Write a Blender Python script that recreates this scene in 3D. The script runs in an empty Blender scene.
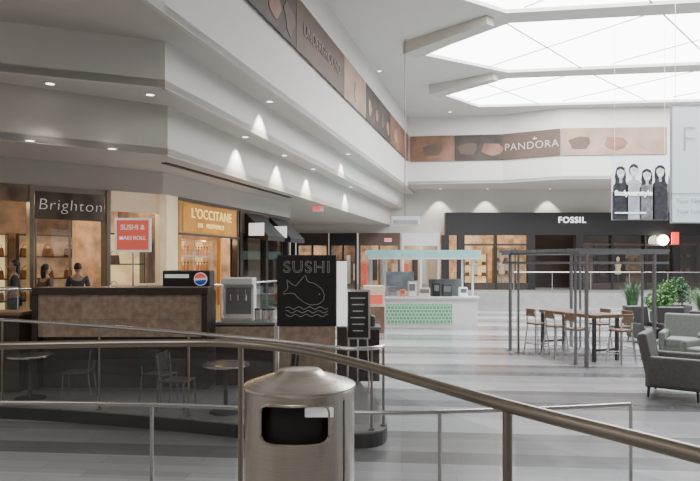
import bpy, bmesh, math, random
from mathutils import Vector, Matrix
random.seed(7)
PI=math.pi
COL=bpy.context.scene.collection
H=262.0; F=600.0; EYE=1.6
def W(px,py,Y): return ((px-350)/F*Y, Y, EYE+(H-py)/F*Y)
def XP(px,Y): return (px-350)/F*Y
# ---------------------------------------------------------------- materials
def mat(name,c,rough=.5,metal=0,var=.06,scale=6,emit=0,ec=None,bump=0,stretch=None,spec=None,aniso=0):
    m=bpy.data.materials.new(name); m.use_nodes=True
    nt=m.node_tree; N=nt.nodes; L=nt.links; b=N['Principled BSDF']
    tc=N.new('ShaderNodeTexCoord'); mp=N.new('ShaderNodeMapping'); L.new(tc.outputs['Object'],mp.inputs['Vector'])
    if stretch: mp.inputs['Scale'].default_value=stretch
    no=N.new('ShaderNodeTexNoise'); no.inputs['Scale'].default_value=scale; no.inputs['Detail'].default_value=4
    L.new(mp.outputs[0],no.inputs['Vector'])
    r=N.new('ShaderNodeValToRGB')
    r.color_ramp.elements[0].position=.3; r.color_ramp.elements[1].position=.7
    r.color_ramp.elements[0].color=tuple(max(0,x*(1-var)) for x in c)+(1,)
    r.color_ramp.elements[1].color=tuple(min(1,x*(1+var)) for x in c)+(1,)
    L.new(no.outputs['Fac'],r.inputs['Fac']); L.new(r.outputs[0],b.inputs['Base Color'])
    b.inputs['Roughness'].default_value=rough; b.inputs['Metallic'].default_value=metal
    if aniso: b.inputs['Anisotropic'].default_value=aniso
    if spec is not None: b.inputs['Specular IOR Level'].default_value=spec
    if emit:
        b.inputs['Emission Strength'].default_value=emit
        if ec: b.inputs['Emission Color'].default_value=ec+(1,)
        else: L.new(r.outputs[0],b.inputs['Emission Color'])
    if bump:
        bp=N.new('ShaderNodeBump'); bp.inputs['Strength'].default_value=bump; bp.inputs['Distance'].default_value=.01
        L.new(no.outputs['Fac'],bp.inputs['Height']); L.new(bp.outputs[0],b.inputs['Normal'])
    return m
def glassmat(name,tint,fac=.08,rough=.02,gcol=(1,1,1)):
    m=bpy.data.materials.new(name); m.use_nodes=True; nt=m.node_tree; N=nt.nodes; L=nt.links
    N.remove(N['Principled BSDF']); out=N['Material Output']
    t=N.new('ShaderNodeBsdfTransparent'); t.inputs[0].default_value=tint+(1,)
    g=N.new('ShaderNodeBsdfGlossy'); g.inputs['Roughness'].default_value=rough; g.inputs[0].default_value=gcol+(1,)
    lw=N.new('ShaderNodeLayerWeight'); lw.inputs[0].default_value=.5
    pw=N.new('ShaderNodeMath'); pw.operation='POWER'; pw.inputs[1].default_value=4; L.new(lw.outputs['Facing'],pw.inputs[0])
    ml=N.new('ShaderNodeMath'); ml.operation='MULTIPLY_ADD'; ml.inputs[1].default_value=.7; ml.inputs[2].default_value=fac+.02; ml.use_clamp=True; L.new(pw.outputs[0],ml.inputs[0])
    ms=N.new('ShaderNodeMixShader'); L.new(ml.outputs[0],ms.inputs[0]); L.new(t.outputs[0],ms.inputs[1]); L.new(g.outputs[0],ms.inputs[2])
    L.new(ms.outputs[0],out.inputs[0]); return m
def brickmat(name,c1,c2,mortar,scale,bw,bh,rough=.6,off=.5,msize=.01,rot=None,mottle=0):
    m=bpy.data.materials.new(name); m.use_nodes=True; nt=m.node_tree; N=nt.nodes; L=nt.links; b=N['Principled BSDF']
    tc=N.new('ShaderNodeTexCoord'); mp=N.new('ShaderNodeMapping'); L.new(tc.outputs['Object'],mp.inputs[0])
    if rot: mp.inputs['Rotation'].default_value=rot
    br=N.new('ShaderNodeTexBrick'); L.new(mp.outputs[0],br.inputs['Vector'])
    br.inputs['Color1'].default_value=c1+(1,); br.inputs['Color2'].default_value=c2+(1,); br.inputs['Mortar'].default_value=mortar+(1,)
    br.inputs['Scale'].default_value=scale; br.inputs['Brick Width'].default_value=bw; br.inputs['Row Height'].default_value=bh
    br.inputs['Mortar Size'].default_value=msize; br.offset=off
    src=br.outputs[0]
    if mottle:
        no=N.new('ShaderNodeTexNoise'); no.inputs['Scale'].default_value=9; no.inputs['Detail'].default_value=6; L.new(tc.outputs['Object'],no.inputs['Vector'])
        r=N.new('ShaderNodeValToRGB'); r.color_ramp.elements[0].position=.35; r.color_ramp.elements[1].position=.65
        r.color_ramp.elements[0].color=(1-mottle,)*3+(1,); r.color_ramp.elements[1].color=(1,1,1,1); L.new(no.outputs['Fac'],r.inputs[0])
        mu=N.new('ShaderNodeMixRGB'); mu.blend_type='MULTIPLY'; mu.inputs[0].default_value=1; L.new(src,mu.inputs[1]); L.new(r.outputs[0],mu.inputs[2]); src=mu.outputs[0]
    L.new(src,b.inputs['Base Color']); b.inputs['Roughness'].default_value=rough
    return m
def floormat():
    m=bpy.data.materials.new('court_floor_tiles'); m.use_nodes=True; nt=m.node_tree; N=nt.nodes; L=nt.links; b=N['Principled BSDF']
    tc=N.new('ShaderNodeTexCoord')
    mp=N.new('ShaderNodeMapping'); mp.inputs['Rotation'].default_value=(0,0,math.radians(5)); L.new(tc.outputs['Object'],mp.inputs[0])
    sx=N.new('ShaderNodeSeparateXYZ'); L.new(mp.outputs[0],sx.inputs[0])
    d=N.new('ShaderNodeMath'); d.operation='DIVIDE'; d.inputs[1].default_value=2.85; L.new(sx.outputs['Y'],d.inputs[0])
    fr=N.new('ShaderNodeMath'); fr.operation='FRACT'; L.new(d.outputs[0],fr.inputs[0])
    r=N.new('ShaderNodeValToRGB'); r.color_ramp.interpolation='CONSTANT'
    e=r.color_ramp.elements; e[0].position=0; e[0].color=(.56,.56,.58,1); e[1].position=.52; e[1].color=(.20,.195,.205,1)
    x=e.new(.28); x.color=(.46,.46,.48,1); x=e.new(.68); x.color=(.32,.315,.325,1); x=e.new(.88); x.color=(.24,.235,.245,1)
    L.new(fr.outputs[0],r.inputs[0])
    br=N.new('ShaderNodeTexBrick'); br.inputs['Scale'].default_value=1; br.inputs['Brick Width'].default_value=1.2; br.inputs['Row Height'].default_value=.2375
    br.inputs['Mortar Size'].default_value=.004; br.inputs['Color1'].default_value=(1,1,1,1); br.inputs['Color2'].default_value=(.82,.82,.82,1); br.inputs['Mortar'].default_value=(.65,.65,.65,1)
    L.new(mp.outputs[0],br.inputs['Vector'])
    mu=N.new('ShaderNodeMixRGB'); mu.blend_type='MULTIPLY'; mu.inputs[0].default_value=1; L.new(r.outputs[0],mu.inputs[1]); L.new(br.outputs[0],mu.inputs[2])
    no=N.new('ShaderNodeTexNoise'); no.inputs['Scale'].default_value=3; L.new(tc.outputs['Object'],no.inputs['Vector'])
    mr=N.new('ShaderNodeMapRange'); mr.inputs[3].default_value=.12; mr.inputs[4].default_value=.24; L.new(no.outputs[0],mr.inputs[0]); L.new(mr.outputs[0],b.inputs['Roughness'])
    b.inputs['Specular IOR Level'].default_value=1.0
    L.new(mu.outputs[0],b.inputs['Base Color']); return m
M={}
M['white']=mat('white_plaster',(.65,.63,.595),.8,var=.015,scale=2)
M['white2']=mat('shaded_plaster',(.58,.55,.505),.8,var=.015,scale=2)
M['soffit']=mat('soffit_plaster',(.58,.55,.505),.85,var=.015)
M['sky']=mat('skylight_glow',(1,1,1),.5,var=0,emit=10.5,ec=(.96,.98,1.0))
M['court']=floormat()
M['upper']=mat('upper_walkway_tile',(.34,.33,.32),.3,var=.1,scale=3)
M['plat']=brickmat('platform_tile',(.20,.195,.19),(.25,.24,.235),(.13,.13,.13),1,.6,.6,.3,off=0,msize=.008)
M['kerb']=mat('dark_stone_edge',(.03,.028,.03),.45)
M['bronze']=mat('bronze_steel',(.36,.32,.27),.34,1,var=.05)
M['steel']=mat('brushed_steel',(.64,.59,.52),.24,1,var=.12,scale=5,stretch=(1,1,90),aniso=.5)
M['chrome']=mat('satin_chrome',(.72,.70,.68),.24,1,var=.02)
M['grey_steel']=mat('grey_painted_steel',(.20,.205,.215),.4,.3)
M['glass']=glassmat('railing_glass',(.81,.83,.83),.03)
M['pane']=glassmat('shop_glass',(.95,.94,.92),.02)
M['teal']=mat('aqua_glass_panel',(.32,.55,.55),.25,var=.1,scale=2,emit=.3)
M['green']=brickmat('green_mosaic',(.11,.36,.17),(.16,.45,.22),(.55,.75,.6),1,.13,.13,.35,off=.5,msize=.014,rot=(PI/2,0,0))
M['black']=mat('black_matt',(.014,.013,.014),.5)
M['dark']=mat('dark_brown_laminate',(.055,.038,.032),.4)
M['darkgrey']=mat('dark_grey',(.06,.06,.065),.5)
M['tile']=brickmat('tan_travertine',(.42,.31,.23),(.50,.38,.29),(.33,.24,.18),1,.45,.40,.5,off=.5,msize=.004,rot=(PI/2,0,0),mottle=.35)
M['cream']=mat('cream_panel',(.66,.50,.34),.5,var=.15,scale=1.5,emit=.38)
M['warmglow']=mat('warm_lit_wall',(.95,.60,.28),.6,var=.35,scale=2.5,emit=1.1)  # these three warm walls carry shop light as glow in their colour
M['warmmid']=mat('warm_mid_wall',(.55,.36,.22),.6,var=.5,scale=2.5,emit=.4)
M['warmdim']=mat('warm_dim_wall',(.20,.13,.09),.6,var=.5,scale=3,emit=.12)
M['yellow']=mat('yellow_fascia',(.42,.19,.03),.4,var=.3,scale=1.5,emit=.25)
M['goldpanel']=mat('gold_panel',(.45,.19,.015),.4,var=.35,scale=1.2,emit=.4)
M['palegold']=mat('pale_gold_letter',(1,.70,.25),.5,var=.02,emit=.9)
M['faint']=mat('faint_letter',(.33,.26,.22),.6,var=.02)
M['wletter']=mat('white_letter',(1,1,1),.4,var=0,emit=1.5)
M['softletter']=mat('pale_letter',(.56,.50,.45),.5,var=0,emit=.1)
M['silver']=mat('silver_letter',(.72,.70,.66),.3,.2,var=0,emit=.4)
M['chalk']=mat('chalk_line',(.46,.46,.42),.9,var=.3,scale=30,emit=.03)
M['lamp']=mat('lamp_glow',(1,.95,.85),.5,var=0,emit=18,ec=(1,.93,.8))
M['lampw']=mat('white_lamp_glow',(1,1,1),.5,var=0,emit=5)
M['redsign']=mat('red_sign_face',(.78,.13,.09),.5,var=.04,emit=.45)
M['red']=mat('red_glow',(.9,.05,.04),.5,emit=1.5)
M['wood']=mat('warm_wood',(.24,.15,.10),.45,var=.2,scale=3,stretch=(1,12,1))
M['whitepaint']=mat('white_lacquer',(.76,.76,.75),.35,var=.02)
M['lightbox']=mat('lightbox_face',(.9,.92,.90),.4,var=.04,emit=.9)
M['brown1']=mat('banner_dark_brown',(.045,.028,.022),.6,var=.5,scale=1.2)
M['orange']=mat('banner_orange',(.18,.09,.055),.6,var=.5,scale=.8)
M['taupe']=mat('banner_taupe',(.10,.062,.045),.6,var=.15,scale=1)
M['tan']=mat('banner_tan',(.32,.215,.15),.6,var=.25,scale=1)
M['skin']=mat('skin',(.42,.26,.18),.6,var=.05)
M['hair']=mat('dark_hair',(.03,.02,.015),.6,var=.3,scale=40)
M['shirtblue']=mat('slate_cotton',(.05,.055,.075),.8)
M['shirtdark']=mat('charcoal_cotton',(.04,.04,.045),.8)
M['shirtred']=mat('brown_cotton',(.12,.08,.07),.8)
M['jeans']=mat('denim',(.05,.07,.12),.85)
M['leather']=mat('dark_leather',(.05,.045,.045),.35,var=.15)
M['greyseat']=mat('pale_grey_seat',(.40,.39,.37),.7,var=.12,scale=20)
M['chargrey']=mat('charcoal_upholstery',(.13,.125,.125),.55,var=.15,scale=20)
M['greyfab']=mat('grey_green_upholstery',(.27,.29,.265),.85,var=.12,scale=20)
M['leaf']=mat('green_leaf',(.08,.19,.05),.55,var=.55,scale=8)
M['leaf2']=mat('dark_green_leaf',(.05,.12,.05),.55,var=.5,scale=8)
M['pot']=mat('dark_planter',(.07,.065,.07),.5)
M['soil']=mat('soil',(.05,.035,.025),.9)
M['photo']=mat('grey_poster_print',(.30,.32,.35),.5,var=.3,scale=2,emit=.25)
M['pdark']=mat('printed_dark_tone',(.04,.04,.045),.7,var=.4,scale=8,spec=.1)
M['pmid']=mat('printed_mid_tone',(.15,.15,.16),.7,var=.5,scale=6,emit=.1)
M['bluewhite']=mat('pale_blue_board',(.68,.79,.88),.4,var=.03,emit=.8)
M['bluelet']=mat('grey_blue_letter',(.48,.56,.62),.4,var=0,emit=.3)
M['skinprint']=mat('printed_face_tone',(.50,.48,.47),.6,var=.25,scale=9,emit=.45)
M['pblue']=mat('blue_print',(.02,.09,.45),.4,emit=.3)
M['pwhite']=mat('white_print',(.9,.9,.9),.4,var=.01,emit=.3)
M['amber']=mat('amber_goods',(.5,.24,.07),.3,var=.3,scale=30,emit=.2)
M['goods']=mat('pale_goods',(.7,.58,.44),.4,var=.3,scale=30,emit=.2)
M['bag']=mat('leather_goods',(.22,.10,.05),.5,var=.3)
# ---------------------------------------------------------------- mesh helpers
def B(): return bmesh.new()
def box(bm,c,s,rz=0,R=None):
    mtx=Matrix.Translation(c)@(R if R is not None else Matrix.Rotation(rz,4,'Z'))@Matrix.Diagonal((s[0],s[1],s[2],1))
    bmesh.ops.create_cube(bm,size=1,matrix=mtx); return bm
def bx(bm,x0,x1,y0,y1,z0,z1): return box(bm,((x0+x1)/2,(y0+y1)/2,(z0+z1)/2),(abs(x1-x0),abs(y1-y0),abs(z1-z0)))
def cyl(bm,p0,p1,r0,r1=None,seg=16,caps=True):
    if r1 is None: r1=r0
    p0=Vector(p0);p1=Vector(p1);d=p1-p0
    q=d.to_track_quat('Z','Y').to_matrix().to_4x4()
    bmesh.ops.create_cone(bm,cap_ends=caps,segments=seg,radius1=r0,radius2=r1,depth=d.length,matrix=Matrix.Translation((p0+p1)/2)@q); return bm
def sph(bm,c,r,seg=16,sc=(1,1,1)):
    bmesh.ops.create_uvsphere(bm,u_segments=seg,v_segments=max(6,seg//2),radius=r,matrix=Matrix.Translation(c)@Matrix.Diagonal((sc[0],sc[1],sc[2],1))); return bm
def tube(bm,pts,r,seg=10,closed=False):
    pts=[Vector(p) for p in pts]; n=len(pts); rings=[]
    up=Vector((0,0,1))
    for i,p in enumerate(pts):
        a=pts[(i-1)%n] if (closed or i>0) else p; b=pts[(i+1)%n] if (closed or i<n-1) else p
        t=(b-a).normalized(); u=up if abs(t.dot(up))<.97 else Vector((0,1,0))
        s=t.cross(u).normalized(); v=s.cross(t).normalized()
        rr=r[i] if isinstance(r,(list,tuple)) else r
        rings.append([bm.verts.new(p+s*math.cos(2*PI*k/seg)*rr+v*math.sin(2*PI*k/seg)*rr) for k in range(seg)])
    for i in range(n if closed else n-1):
        A=rings[i];C=rings[(i+1)%n]
        for k in range(seg): bm.faces.new((A[k],A[(k+1)%seg],C[(k+1)%seg],C[k]))
    if not closed:
        bm.faces.new(rings[0][::-1]); bm.faces.new(rings[-1])
    return bm
def lathe(bm,prof,seg=32,c=(0,0,0)):
    rings=[]
    for (r,z) in prof:
        rings.append([bm.verts.new((c[0]+max(r,1e-4)*math.cos(2*PI*k/seg),c[1]+max(r,1e-4)*math.sin(2*PI*k/seg),c[2]+z)) for k in range(seg)])
    for a,b in zip(rings,rings[1:]):
        for k in range(seg): bm.faces.new((a[k],a[(k+1)%seg],b[(k+1)%seg],b[k]))
    return bm
def prism(bm,poly,z0,z1):
    lo=[bm.verts.new((p[0],p[1],z0)) for p in poly]; hi=[bm.verts.new((p[0],p[1],z1)) for p in poly]
    bm.faces.new(lo[::-1]); bm.faces.new(hi); n=len(poly)
    for i in range(n): bm.faces.new((lo[i],lo[(i+1)%n],hi[(i+1)%n],hi[i]))
    return bm
def plate(bm,poly,y0,y1):   # polygon in XZ, thickness in Y
    lo=[bm.verts.new((p[0],y0,p[1])) for p in poly]; hi=[bm.verts.new((p[0],y1,p[1])) for p in poly]
    bm.faces.new(lo); bm.faces.new(hi[::-1]); n=len(poly)
    for i in range(n): bm.faces.new((lo[i],hi[i],hi[(i+1)%n],lo[(i+1)%n]))
    return bm
def strip(bm,pts,z0,z1,th=0.0):
    for a,b in zip(pts,pts[1:]):
        d=Vector((b[0]-a[0],b[1]-a[1])); n=Vector((-d.y,d.x)).normalized()*th
        q=[(a[0],a[1]),(b[0],b[1]),(b[0]+n.x,b[1]+n.y),(a[0]+n.x,a[1]+n.y)]
        prism(bm,q,z0,z1)
    return bm
def text(s,size,ext=.01,align='CENTER',shear=0,spacing=1.0,bold=0,outline=0):
    cu=bpy.data.curves.new('t','FONT'); cu.body=s; cu.size=size; cu.extrude=ext; cu.align_x=align; cu.align_y='CENTER'; cu.shear=shear; cu.space_character=spacing; cu.offset=bold
    if outline: cu.extrude=0; cu.fill_mode='NONE'; cu.bevel_depth=outline; cu.bevel_resolution=1
    o=bpy.data.objects.new('t',cu); COL.objects.link(o); bpy.context.view_layer.update()
    me=bpy.data.meshes.new_from_object(o.evaluated_get(bpy.context.evaluated_depsgraph_get()))
    bpy.data.objects.remove(o); me.transform(Matrix.Rotation(PI/2,4,'X'))
    bm=B(); bm.from_mesh(me); bpy.data.meshes.remove(me); return bm
def mv(bm,x=0,y=0,z=0,rz=0): bm.transform(Matrix.Translation((x,y,z))@Matrix.Rotation(rz,4,'Z')); return bm
def join(a,b):
    me=bpy.data.meshes.new('x'); b.to_mesh(me); b.free(); a.from_mesh(me); bpy.data.meshes.remove(me); return a
def obj(name,bm,m,parent=None,loc=None,bev=0,smooth=False,world=False,label=None,rec=True):
    if rec: bmesh.ops.recalc_face_normals(bm,faces=bm.faces[:])
    me=bpy.data.meshes.new(name); bm.to_mesh(me); bm.free(); me.materials.append(M[m] if isinstance(m,str) else m)
    if smooth:
        for p in me.polygons: p.use_smooth=True
        try: me.set_sharp_from_angle(angle=math.radians(40))
        except Exception: pass
    o=bpy.data.objects.new(name,me); COL.objects.link(o)
    if parent is not None:
        o.parent=parent
        if world: o.location=-parent.location
    if loc is not None: o.location=loc
    if bev:
        md=o.modifiers.new('b','BEVEL'); md.width=bev; md.segments=3; md.limit_method='ANGLE'
    if label: o['label']=label
    return o
def tag(o,label,cat,group=None):
    o['label']=label; o['category']=cat
    if group: o['group']=group
    return o
def thing(name,label,cat,loc=(0,0,0),rz=0,group=None):
    o=bpy.data.objects.new(name,None); COL.objects.link(o); o.empty_display_size=.1
    o.location=loc; o.rotation_euler=(0,0,rz); return tag(o,label,cat,group)
def struct(name,bm,m,**k):
    o=obj(name,bm,m,**k); o['kind']='structure'; return o
def dup(root,loc,rz=None,label=None):
    r=root.copy(); COL.objects.link(r); r.location=loc
    if rz is not None: r.rotation_euler=(0,0,rz)
    if label: r['label']=label
    for ch in list(root.children):
        c=ch.copy(); COL.objects.link(c); c.parent=r
        for g in ch.children:
            d=g.copy(); COL.objects.link(d); d.parent=c
    return r
def smoothpath(P,n=10):
    P=[Vector(p) for p in P]; out=[]
    for i in range(len(P)-1):
        p0=P[max(i-1,0)];p1=P[i];p2=P[i+1];p3=P[min(i+2,len(P)-1)]
        for k in range(n):
            t=k/n
            out.append(.5*((2*p1)+(-p0+p2)*t+(2*p0-5*p1+4*p2-p3)*t*t+(-p0+3*p1-3*p2+p3)*t**3))
    out.append(P[-1]); return out
# ---------------------------------------------------------------- key plan lines
LOW=-.8; PLAT=-.6
SOF0,SOF1,SOF2,CEIL=5.55,4.72,3.73,9.4
def UA(Y): return -5.47+.265*Y
def UB(Y): return -6.17+.265*Y
def LA(Y): return -6.85+.265*Y
CORN=(-4.46,14.3)
aA=math.atan2(.64,.77); aB=math.atan2(.96,.28); aU=math.atan2(1,.265)
def fa(s,d=0): return (CORN[0]+math.cos(aA)*s-math.sin(aA)*d, CORN[1]+math.sin(aA)*s+math.cos(aA)*d)
def fb(s,d=0): return (CORN[0]+math.cos(aB)*s-math.sin(aB)*d, CORN[1]+math.sin(aB)*s+math.cos(aB)*d)
# floors
bm=B(); bx(bm,-18,30,-10,44,LOW-.2,LOW); struct('floor',bm,'court')
near=smoothpath([(-6,3.1,0),(-4,3.6,0),(-2.23,3.85,0),(-1.3,3.97,0),(-.655,3.93,0),(-.06,3.42,0),(.63,2.27,0),(1.0,1.72,0),(1.9,.3,0),(2.7,-1.4,0),(3.2,-3,0)],8)
bm=B(); prism(bm,[(p.x,p.y+.0) for p in near]+[(3.2,-9),(-16,-9),(-16,3.1)],LOW+.001,0); struct('floor_near_walkway',bm,'upper')
bm=B(); pts=[(-16,9.0),(-7.7,10.75),(-6.9,11.1),(-4.6,12.9),(-2.9,13.8),(-.6,21.5),(.9,31),(28,31),(28,43),(-16,43)]
prism(bm,pts,LOW+.001,0); struct('floor_far_walkway',bm,'upper')
plat=smoothpath([(-9,9.7,0),(-5.37,9.2,0),(-3,8.65,0),(-1,8.0,0),(.1,7.72,0),(.5,8.1,0),(.4,9.4,0),(.1,11.6,0)],6)
pp_=[(p.x,p.y) for p in plat]+[(-1.5,12.9),(-4.2,12.3),(-6.2,10.8),(-9,9.75)]
bm=B(); prism(bm,pp_,LOW+.001,PLAT-.02); struct('floor_platform_edge',bm,'kerb')
bm=B(); prism(bm,pp_,PLAT-.02,PLAT); struct('floor_raised_platform',bm,'plat')
# ceilings
def holes_ceiling(outer,holes,z,name,m):
    bm=B(); E=[]
    for loop in [outer]+holes:
        v=[bm.verts.new((p[0],p[1],z)) for p in loop]
        for i in range(len(v)): E.append(bm.edges.new((v[i],v[(i+1)%len(v)])))
    bmesh.ops.triangle_fill(bm,edges=E,use_beauty=True)
    for loop in holes:
        for i in range(len(loop)):
            a=loop[i];b=loop[(i+1)%len(loop)]
            bm.faces.new([bm.verts.new(q) for q in ((a[0],a[1],z),(b[0],b[1],z),(b[0],b[1],z+.12),(a[0],a[1],z+.12))])
    return struct(name,bm,m,rec=False)
FB=[(3.12,32.4),(8.1,31.8),(10.7,30.4),(17.5,30.0),(28,29.6)]
S1=[(2.5,17.3),(4.9,18.8),(10.6,18.0),(20,16.8),(20,11.5),(12,12.6),(5,13.6)]
S2=[(2.75,22.6),(6.5,24.7),(13.9,23.7),(20,22.8),(20,17.6),(10.9,18.8),(5.2,19.6)]
S3=[(4.15,27.8),(6.5,30.2),(17.0,29.1),(20,28.7),(20,23.6),(14.2,24.6),(6.7,25.5)]
holes_ceiling([(UA(-9),-9),(UA(32.4),32.4)]+FB[1:]+[(28,-9)],[S1,S2,S3],CEIL,'ceiling','white')
bm=B(); bx(bm,-2,28,6,36,CEIL+.9,CEIL+1.0); struct('ceiling_roof_deck',bm,'white')
ual=[(-14,7.2),(-5.27,9.04),(UA(9.55),9.55)]
ubl=[(-14,8.3),(-5.75,9.85),(-3.32,10.77)]
lal=[(-14,8.6),(-6.15,10.45),(-3.66,12.04)]
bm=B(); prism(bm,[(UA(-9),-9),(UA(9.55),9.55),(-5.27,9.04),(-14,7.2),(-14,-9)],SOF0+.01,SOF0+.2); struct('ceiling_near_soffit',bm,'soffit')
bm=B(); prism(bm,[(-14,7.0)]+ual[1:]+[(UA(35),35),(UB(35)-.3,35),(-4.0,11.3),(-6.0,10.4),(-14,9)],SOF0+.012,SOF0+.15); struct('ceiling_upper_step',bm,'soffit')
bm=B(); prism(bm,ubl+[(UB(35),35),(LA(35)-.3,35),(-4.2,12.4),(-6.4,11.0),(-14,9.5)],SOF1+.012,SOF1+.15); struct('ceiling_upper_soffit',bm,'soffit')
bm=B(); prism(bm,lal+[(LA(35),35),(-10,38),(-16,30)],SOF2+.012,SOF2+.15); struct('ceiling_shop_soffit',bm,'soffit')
bm=B(); strip(bm,[(UA(-9),-9),(UA(9.55),9.55)],SOF0,CEIL,.1); strip(bm,[(UA(9.55),9.55),(UA(35),35)],SOF0,CEIL,.1); struct('wall_left_upper_bulkhead',bm,'white')
bm=B(); strip(bm,ubl+[(UB(35),35)],SOF1,SOF0+.1,.1); struct('wall_left_middle_bulkhead',bm,'white')
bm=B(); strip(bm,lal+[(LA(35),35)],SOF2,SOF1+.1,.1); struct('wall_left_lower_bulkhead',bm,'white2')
bm=B(); strip(bm,FB,5.8,CEIL,.2); struct('wall_far_bulkhead',bm,'white')
bm=B(); prism(bm,FB+[(28,35),(3.8,35)],5.812,5.95); struct('ceiling_far_soffit',bm,'soffit')
# shop headers
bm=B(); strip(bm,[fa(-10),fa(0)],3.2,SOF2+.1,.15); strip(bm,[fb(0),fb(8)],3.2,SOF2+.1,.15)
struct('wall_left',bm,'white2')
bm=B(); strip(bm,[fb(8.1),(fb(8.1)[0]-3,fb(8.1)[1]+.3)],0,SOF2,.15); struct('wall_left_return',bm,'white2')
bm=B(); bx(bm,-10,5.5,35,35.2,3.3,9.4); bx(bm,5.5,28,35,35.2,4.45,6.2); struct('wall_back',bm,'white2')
# unseen mall behind the viewer, added for reflections: pale wall over dark shop openings
bm=B(); bx(bm,-14,28,-9.2,-9,3.6,9.6); struct('wall_rear',bm,'white2')
bm=B()
for k in range(7): bx(bm,-14+k*6,-9.6+k*6,-9.2,-9,0 if k<3 else LOW,3.6)
struct('wall_rear_lower',bm,'dark')
# hanging wedge beams at the skylight tips
bi=0
for S in (S1,S2,S3):
    bm=B(); a=Vector(S[0]);b=Vector(S[-1]); d=(b-a).normalized(); n=Vector((-d.y,d.x))
    a2=a-n*.75+d*.45; b2=b-n*.75-d*.05
    lo_=[tuple(a2),tuple(b2),tuple(b2-n*.35),tuple(a2-n*.75)]
    prism(bm,lo_,CEIL-.42,CEIL-.003)
    for q in bm.verts:
        if q.co.z<CEIL-.1 and (Vector((q.co.x,q.co.y))-b2).length<.6: q.co.z+=.14
    bi+=1; struct('trim_%d'%bi,bm,'soffit')
# skylights
for S,lab in ((S1,'nearest skylight, cut by the top edge of the photo'),(S2,'middle bright skylight between the two ceiling ribs'),(S3,'farthest bright skylight, just above the dark brown lettered banner')):
    t=thing('skylight',lab,'skylight',(S[0][0],S[0][1],CEIL),group=None)
    bm=B(); f=bm.faces.new([bm.verts.new((p[0],p[1],CEIL+.12)) for p in S]); obj('diffuser',bm,'sky',t,world=True,rec=False)
    z=CEIL+.07
    for k in range(3):
        x0=6+k*5; y0=S[-1][1]-(x0-5)*.1; y1=S[1][1]-(x0-5)*.13
        bm=B(); cyl(bm,(x0-1.2,y0-.1,z),(x0+3.4,y1-.2,z),.025,seg=6); obj('glazing_bar',bm,'grey_steel',t,world=True)
        bm=B(); cyl(bm,(x0+3.4,y0-.3,z+.01),(x0-.6,y1-.1,z+.01),.02,seg=6); obj('glazing_bar',bm,'grey_steel',t,world=True)
# ---------------------------------------------------------------- railings
def railing(name,label,path,ztop,zbase,posts,rr,mr,pr,mp,panel='glass',gz=(.08,.97)):
    P=[Vector((p[0],p[1],0)) for p in path]
    zf=ztop if callable(ztop) else (lambda i:ztop)
    t=thing(name,label,'railing',(P[0].x,P[0].y,zbase))
    bm=B(); tube(bm,[(p.x,p.y,zf(i)) for i,p in enumerate(P)],rr,12); obj('handrail',bm,mr,t,world=True,smooth=True)
    for i in posts:
        p=P[i]; bm=B(); cyl(bm,(p.x,p.y,zbase),(p.x,p.y,zf(i)-rr*.6),pr,seg=14)
        po=obj('post',bm,mp,t,world=True,smooth=True)
        bm=B(); cyl(bm,(p.x,p.y,zbase),(p.x,p.y,zbase+.02),pr*2.4,seg=16); obj('foot_flange',bm,mp,po)
    if panel:
        for a,b in zip(posts,posts[1:]):
            bm=B(); pts=[P[k].copy() for k in range(a,b+1)]
            if len(pts)>2 or (pts[1]-pts[0]).length>.2:
                d0=(pts[1]-pts[0]).normalized(); pts[0]=pts[0]+d0*(pr+.02); d1=(pts[-1]-pts[-2]).normalized(); pts[-1]=pts[-1]-d1*(pr+.02)
            lo=[bm.verts.new((p.x,p.y,zbase+gz[0])) for p in pts]; hi=[bm.verts.new((p.x,p.y,zbase+gz[1])) for p in pts]
            for k in range(len(pts)-1): bm.faces.new((lo[k],lo[k+1],hi[k+1],hi[k]))
            obj('glass_panel',bm,panel,t,world=True,rec=False)
    return t
nr=near[:]
def nearest(path,x,y): return min(range(len(path)),key=lambda i:(path[i][0]-x)**2+(path[i][1]-y)**2)
ins=[p+Vector((-.05,-.06,0)) for p in nr[4:-4]]
pi=[nearest(ins,*q) for q in ((-4.2,3.4),(-2.25,3.8),(-.72,3.85),(.62,2.25),(1.6,.75),(2.5,-1))]
railing('glass_railing','bronze-railed glass balustrade in the foreground behind the steel bin',ins,1.07,0,pi,.025,'bronze',.018,'bronze')
lo=smoothpath([(-6.5,5.2,0),(-4.2,5.65,0),(-1.85,5.6,0),(0,5.3,0),(1.5,5.4,0),(2.62,5.6,0)],8)
li=[nearest(lo,*q) for q in ((-5.6,5.4),(-1.85,5.6),(.87,5.35),(2.62,5.6))]
railing('low_railing','thin steel railing lower down beyond the foreground glass',lo,.27,LOW,li,.02,'chrome',.018,'chrome',panel=None)
pl=[p+Vector((-.02,.1,0)) for p in plat[3:30]]
pj=[3,7,11,15,19,23,len(pl)-1]
railing('platform_railing','curved pale steel railing round the raised sushi counter platform',pl,lambda i:.47+.0135*max(0,20-i),PLAT,pj,.026,'chrome',.017,'bronze')
fr=[(x,31.15,0) for x in (8.5,10.5,12.5,14.5,16.5,18.5,20.5)]
railing('far_railing','distant glass railing before the dark watch shop',fr,1.07,0,list(range(7)),.03,'chrome',.025,'chrome')
fr=[(-7.6,10.95,0),(-6.95,11.3,0),(-4.65,13.05,0),(-3.0,13.95,0),(-2,17,0),(-.75,21.5,0)]
railing('walkway_railing','railing along the shop walkway behind the sushi counter',fr,1.07,0,list(range(6)),.025,'chrome',.02,'chrome')
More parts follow.
